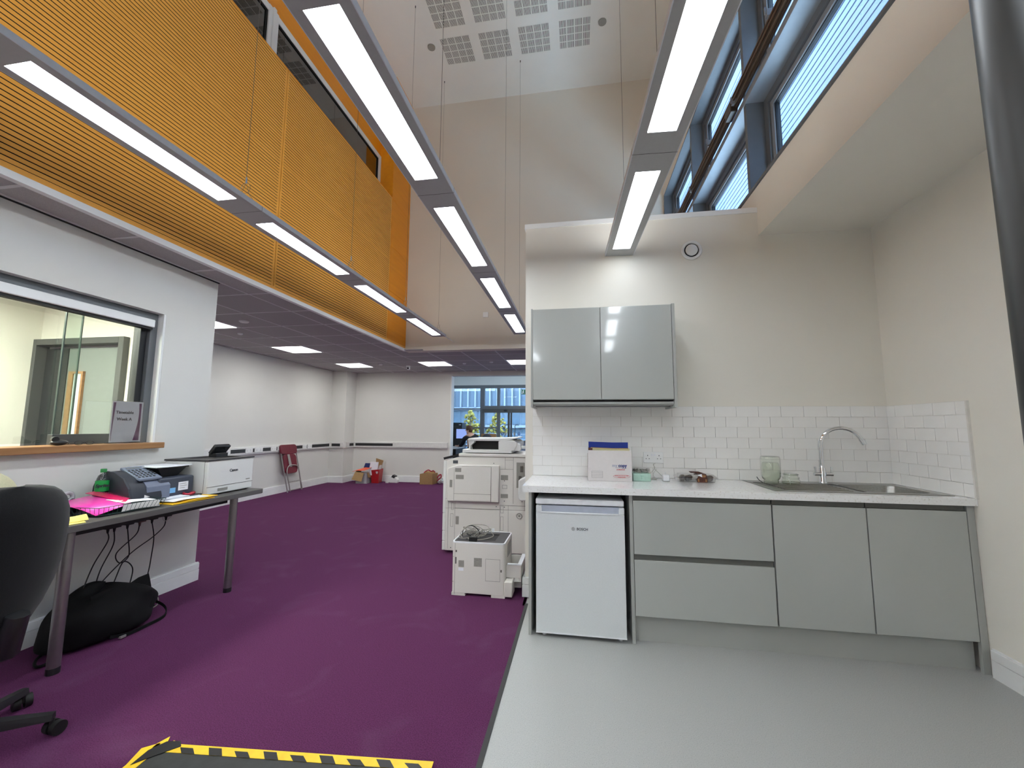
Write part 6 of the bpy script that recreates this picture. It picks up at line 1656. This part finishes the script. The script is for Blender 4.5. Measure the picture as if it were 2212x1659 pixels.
# ------------------------------------------------------------------ the seated person
def skin_mesh(name, verts, edges, radii, material, parent, sub=2, root=0):
    me = bpy.data.meshes.new(name)
    o0 = ORG[parent]
    me.from_pydata([tuple(Vector(v) - o0) for v in verts], edges, [])
    o = bpy.data.objects.new(name, me)
    COL.objects.link(o); o.parent = parent
    md = o.modifiers.new('skin', 'SKIN'); md.use_smooth_shade = True
    for i, sv in enumerate(me.skin_vertices[0].data):
        r_ = radii[i]
        sv.radius = r_ if isinstance(r_, tuple) else (r_, r_)
        sv.use_root = (i == root)
    s = o.modifiers.new('sub', 'SUBSURF'); s.levels = 1; s.render_levels = sub
    me.materials.append(material)
    ORG[o] = o0
    return o


pe = empty('person', (-2.68, 10.12, 0), 'person with short brown hair in a dark suit, seated at the far monitor', 'person')
hx, hy, hz = -2.765, 10.17, 1.205
bodyv = [(-2.64, 10.05, 0.50), (-2.65, 10.06, 0.75), (-2.67, 10.09, 0.97), (-2.70, 10.12, 1.075), (-2.73, 10.14, 1.12), (hx, hy, 1.17), (hx - 0.008, hy + 0.005, 1.225), (hx, hy, 1.27),
         (-2.85, 10.12, 1.02), (-2.95, 10.20, 0.84), (-3.04, 10.28, 0.805), (-3.09, 10.31, 0.795),
         (-2.55, 10.20, 1.02), (-2.58, 10.34, 0.82), (-2.78, 10.42, 0.80), (-2.84, 10.44, 0.795),
         (-2.72, 10.15, 0.50), (-2.86, 10.45, 0.50), (-2.87, 10.48, 0.08), (-2.91, 10.58, 0.05),
         (-2.54, 10.18, 0.50), (-2.66, 10.50, 0.50), (-2.66, 10.53, 0.08), (-2.69, 10.63, 0.05)]
be = [(0, 1), (1, 2), (2, 3), (3, 4), (4, 5), (5, 6), (6, 7), (3, 8), (8, 9), (9, 10), (10, 11), (3, 12), (12, 13), (13, 14), (14, 15), (0, 16), (16, 17), (17, 18), (18, 19), (0, 20), (20, 21), (21, 22), (22, 23)]
br = [0.12, 0.115, 0.12, 0.075, 0.047, 0.062, 0.078, 0.066, 0.050, 0.040, 0.028, 0.024, 0.050, 0.040, 0.028, 0.024, 0.085, 0.06, 0.04, 0.03, 0.085, 0.06, 0.04, 0.03]
skin_mesh('body', bodyv, be, br, M['skin'], pe)
jv = [bodyv[i] for i in (0, 1, 2, 3, 8, 9, 10, 12, 13, 14)]
je = [(0, 1), (1, 2), (2, 3), (3, 4), (4, 5), (5, 6), (3, 7), (7, 8), (8, 9)]
jr = [(0.150, 0.13), (0.145, 0.125), (0.155, 0.125), (0.10, 0.09), 0.072, 0.054, 0.042, 0.072, 0.054, 0.042]
skin_mesh('jacket', jv, je, jr, M['suit'], pe)
tv = [bodyv[i] for i in (0, 16, 17, 18, 20, 21, 22)]
skin_mesh('trousers', tv, [(0, 1), (1, 2), (2, 3), (0, 4), (4, 5), (5, 6)], [0.14, 0.10, 0.075, 0.06, 0.10, 0.075, 0.06], M['suit'], pe)
obj('collar', MB().tube([(-2.725 + 0.055 * math.cos(a), 10.13 + 0.05 * math.sin(a), 1.115 + 0.008 * math.sin(a)) for a in [i * PI / 8 for i in range(17)]], 0.012, 6), M['suit'], pe, smooth=True)
hm_ = MB().ball((hx + 0.018, hy - 0.012, hz + 0.045), (0.090, 0.092, 0.082), 16, 12)
hm_.ball((hx + 0.05, hy - 0.03, hz + 0.005), (0.062, 0.068, 0.070), 12, 10).ball((hx - 0.045, hy + 0.02, hz + 0.085), (0.045, 0.06, 0.03), 10, 8)
obj('hair', hm_, M['hair'], pe, smooth=True)
obj('ear', MB().ball((hx + 0.005, hy - 0.083, hz - 0.01), (0.012, 0.008, 0.018)), M['skin'], pe, smooth=True)
obj('nose', MB().ball((hx - 0.088, hy + 0.03, hz - 0.005), (0.014, 0.010, 0.016)), M['skin'], pe, smooth=True)
for s in (-1, 1):
    obj('eye', MB().ball((hx - 0.075, hy + 0.02 + s * 0.028, hz + 0.018), (0.008, 0.008, 0.007), 8, 6), M['inkb'], pe)
obj('mouth', MB().ball((hx - 0.076, hy + 0.02, hz - 0.045), (0.006, 0.018, 0.004), 8, 6), mat('lips', (168, 96, 90), 0.6), pe)
for (hb, sx2) in ((Vector((-3.09, 10.31, 0.795)), 1), (Vector((-2.84, 10.44, 0.795)), -1)):
    fm_ = MB().ball(hb + Vector((-0.03, 0.02, -0.005)), (0.04, 0.036, 0.014), 10, 8)
    dvec = Vector((-0.80, 0.6, 0)).normalized(); sv_ = Vector((0.6, 0.8, 0)).normalized()
    for k, ln in enumerate((0.060, 0.070, 0.066, 0.052)):
        b0 = hb + dvec * 0.055 + sv_ * (-0.025 + 0.017 * k)
        fm_.tube([b0 - dvec * 0.01, b0 + dvec * ln * 0.55 + Vector((0, 0, 0.008)), b0 + dvec * ln + Vector((0, 0, -0.012))], [0.009, 0.008, 0.006], 7)
    b0 = hb + dvec * 0.01 + sv_ * 0.032 * sx2
    fm_.tube([b0, b0 + dvec * 0.025 + sv_ * 0.014 * sx2, b0 + dvec * 0.052 + sv_ * 0.012 * sx2 + Vector((0, 0, -0.008))], [0.010, 0.009, 0.007], 7)
    obj('hand', fm_, M['skin'], pe, smooth=True)
sc_ = empty('far_chair', (-2.62, 10.05, 0), 'dark swivel chair under the seated person', 'chair')
obj('seat', MB().box(-2.86, -2.40, 9.85, 10.32, 0.36, 0.415), M['fabric'], sc_, bevel=0.02)
obj('gas_lift', MB().cyl((-2.63, 10.07, 0.05), (-2.63, 10.07, 0.36), 0.03, 12), M['plastic'], sc_)
obj('base', MB().cyl((-2.63, 10.07, 0.0), (-2.63, 10.07, 0.05), 0.26, 5), M['plastic'], sc_)
obj('chair_rest', MB().prism(rounded(-2.58, -2.36, 0.55, 0.92, 0.06, 3), 'y', 9.83, 9.87), M['fabric'], sc_, bevel=0.01)

# ================================================================== OUTSIDE
gnd = box('floor_outside', -30, 30, 13.0, 60, -0.3, -0.15, M['pave'], kind='structure')
bl = empty('glass_building', (-2, 24, -0.1), 'pale blue glazed building with white frames beyond the courtyard', 'building')
box('wall', -16, 8, 24.0, 26.0, -0.15, 12.0, M['bldg'], bl)
fm2 = MB()
for k in range(52):
    x = -16 + k * 0.45
    obj('fin', MB().box(x - 0.04, x + 0.04, 23.72, 24.0, 2.45, 12), M['bldgw'], bl)
for z in (2.28, 1.22, 0.38):
    box('band', -16, 8, 23.8, 24.0, z, z + 0.17, M['bldgw'], bl)
wp_ = meshonly('window_pane', MB().box(-0.21, 0.21, -0.02, 0.0, -0.40, 0.40), M['bldgg'])
for k in range(42):
    inst('window_pane', wp_, bl, (-15.6 + k * 0.52, 23.99, 1.84))
    inst('window_pane', wp_, bl, (-15.6 + k * 0.52, 23.99, 0.86))
# nearer glass link with a sloped white frame
lk = empty('glass_link', (-7, 17, -0.1), 'glazed link building with sloping white beams left of the courtyard', 'building')
box('wall', -14, -9.0, 16.0, 23.6, -0.15, 7.5, M['bldg'], lk)
for z in (2.2, 3.6, 5.2):
    box('beam', -9.0, -8.85, 16.0, 23.6, z, z + 0.22, M['bldgw'], lk)
for k in range(8):
    box('post', -9.0, -8.85, 16.0 + k * 1.0, 16.1 + k * 1.0, -0.15, 7.5, M['bldgw'], lk)
box('canopy_roof', -10, 3, 14.2, 16.5, 3.4, 3.6, M['bldgw'], None, label='white canopy roof over the courtyard just outside the glazing', cat='canopy')
for (p, q) in (((-6.4, 15.9, 5.2), (1.5, 15.9, 1.6)), ((-9.0, 15.8, 4.2), (-3.3, 15.8, 2.9))):
    obj('sloping_beam', MB().tube([p, q], 0.06, 6), M['bldgw'], label='white sloping beam ' + ('crossing the right hand panes' if q[0] > 0 else 'crossing the left hand panes'), cat='beam')


def tree(x, y, h, m_, label):
    r = empty('tree', (x, y, -0.15), label, 'tree', 'trees in the courtyard')
    obj('trunk', MB().tube([(x, y, -0.15), (x + 0.1, y, h * 0.5), (x, y, h * 0.8)], [0.10, 0.07, 0.03], 8), M['bark'], r, smooth=True)
    c = MB()
    for i in range(170):
        a, b, t = random.uniform(0, 6.28), random.uniform(0.1, 0.9), random.uniform(0.3, 1.0)
        rr_ = 0.7 * math.sin(PI * min(0.95, t))
        c.ball((x + rr_ * math.cos(a) * b, y + rr_ * math.sin(a) * b, h * t), random.uniform(0.03, 0.09), 6, 4)
    obj('crown', c, m_, r)


tree(-6.8, 20.0, 2.0, M['leaf2'], 'pale green tree outside at the left of the glazing')
tree(-5.5, 20.5, 2.1, M['leaf'], 'yellowing tree outside behind the seated person')
tree(-4.3, 21.5, 2.1, M['leaf'], 'yellowing tree outside behind the glazing mullion')
rl = empty('railing', (-3, 17.5, -0.15), 'white courtyard railing beyond the doors', 'railing')
obj('rails', MB().box(-6, 3, 17.48, 17.52, 0.95, 1.0).box(-6, 3, 17.48, 17.52, 0.5, 0.54), M['bldgw'], rl)
for k in range(19):
    box('post', -6 + k * 0.5, -5.96 + k * 0.5, 17.48, 17.52, -0.15, 0.95, M['bldgw'], rl)
# added, unseen panels that brighten the reception room and far office
for x, y, z, lab in ((-4.1, 1.6, 2.42, 'added unseen light panel in the reception room ceiling'), (-1.5, 10.9, 2.90, 'added unseen light panel in the far office ceiling')):
    r = empty('ceiling_light', (x, y, z), lab, 'light')
    box('diffuser', x - 0.27, x + 0.27, y - 0.27, y + 0.27, z - 0.008, z - 0.002, M['recep'] if x < -3 else M['panel'], r)
    obj('frame', MB().box(x - 0.30, x - 0.27, y - 0.30, y + 0.30, z - 0.01, z).box(x + 0.27, x + 0.30, y - 0.30, y + 0.30, z - 0.01, z).box(x - 0.27, x + 0.27, y - 0.30, y - 0.27, z - 0.01, z).box(x - 0.27, x + 0.27, y + 0.27, y + 0.30, z - 0.01, z), M['trimw'], r)
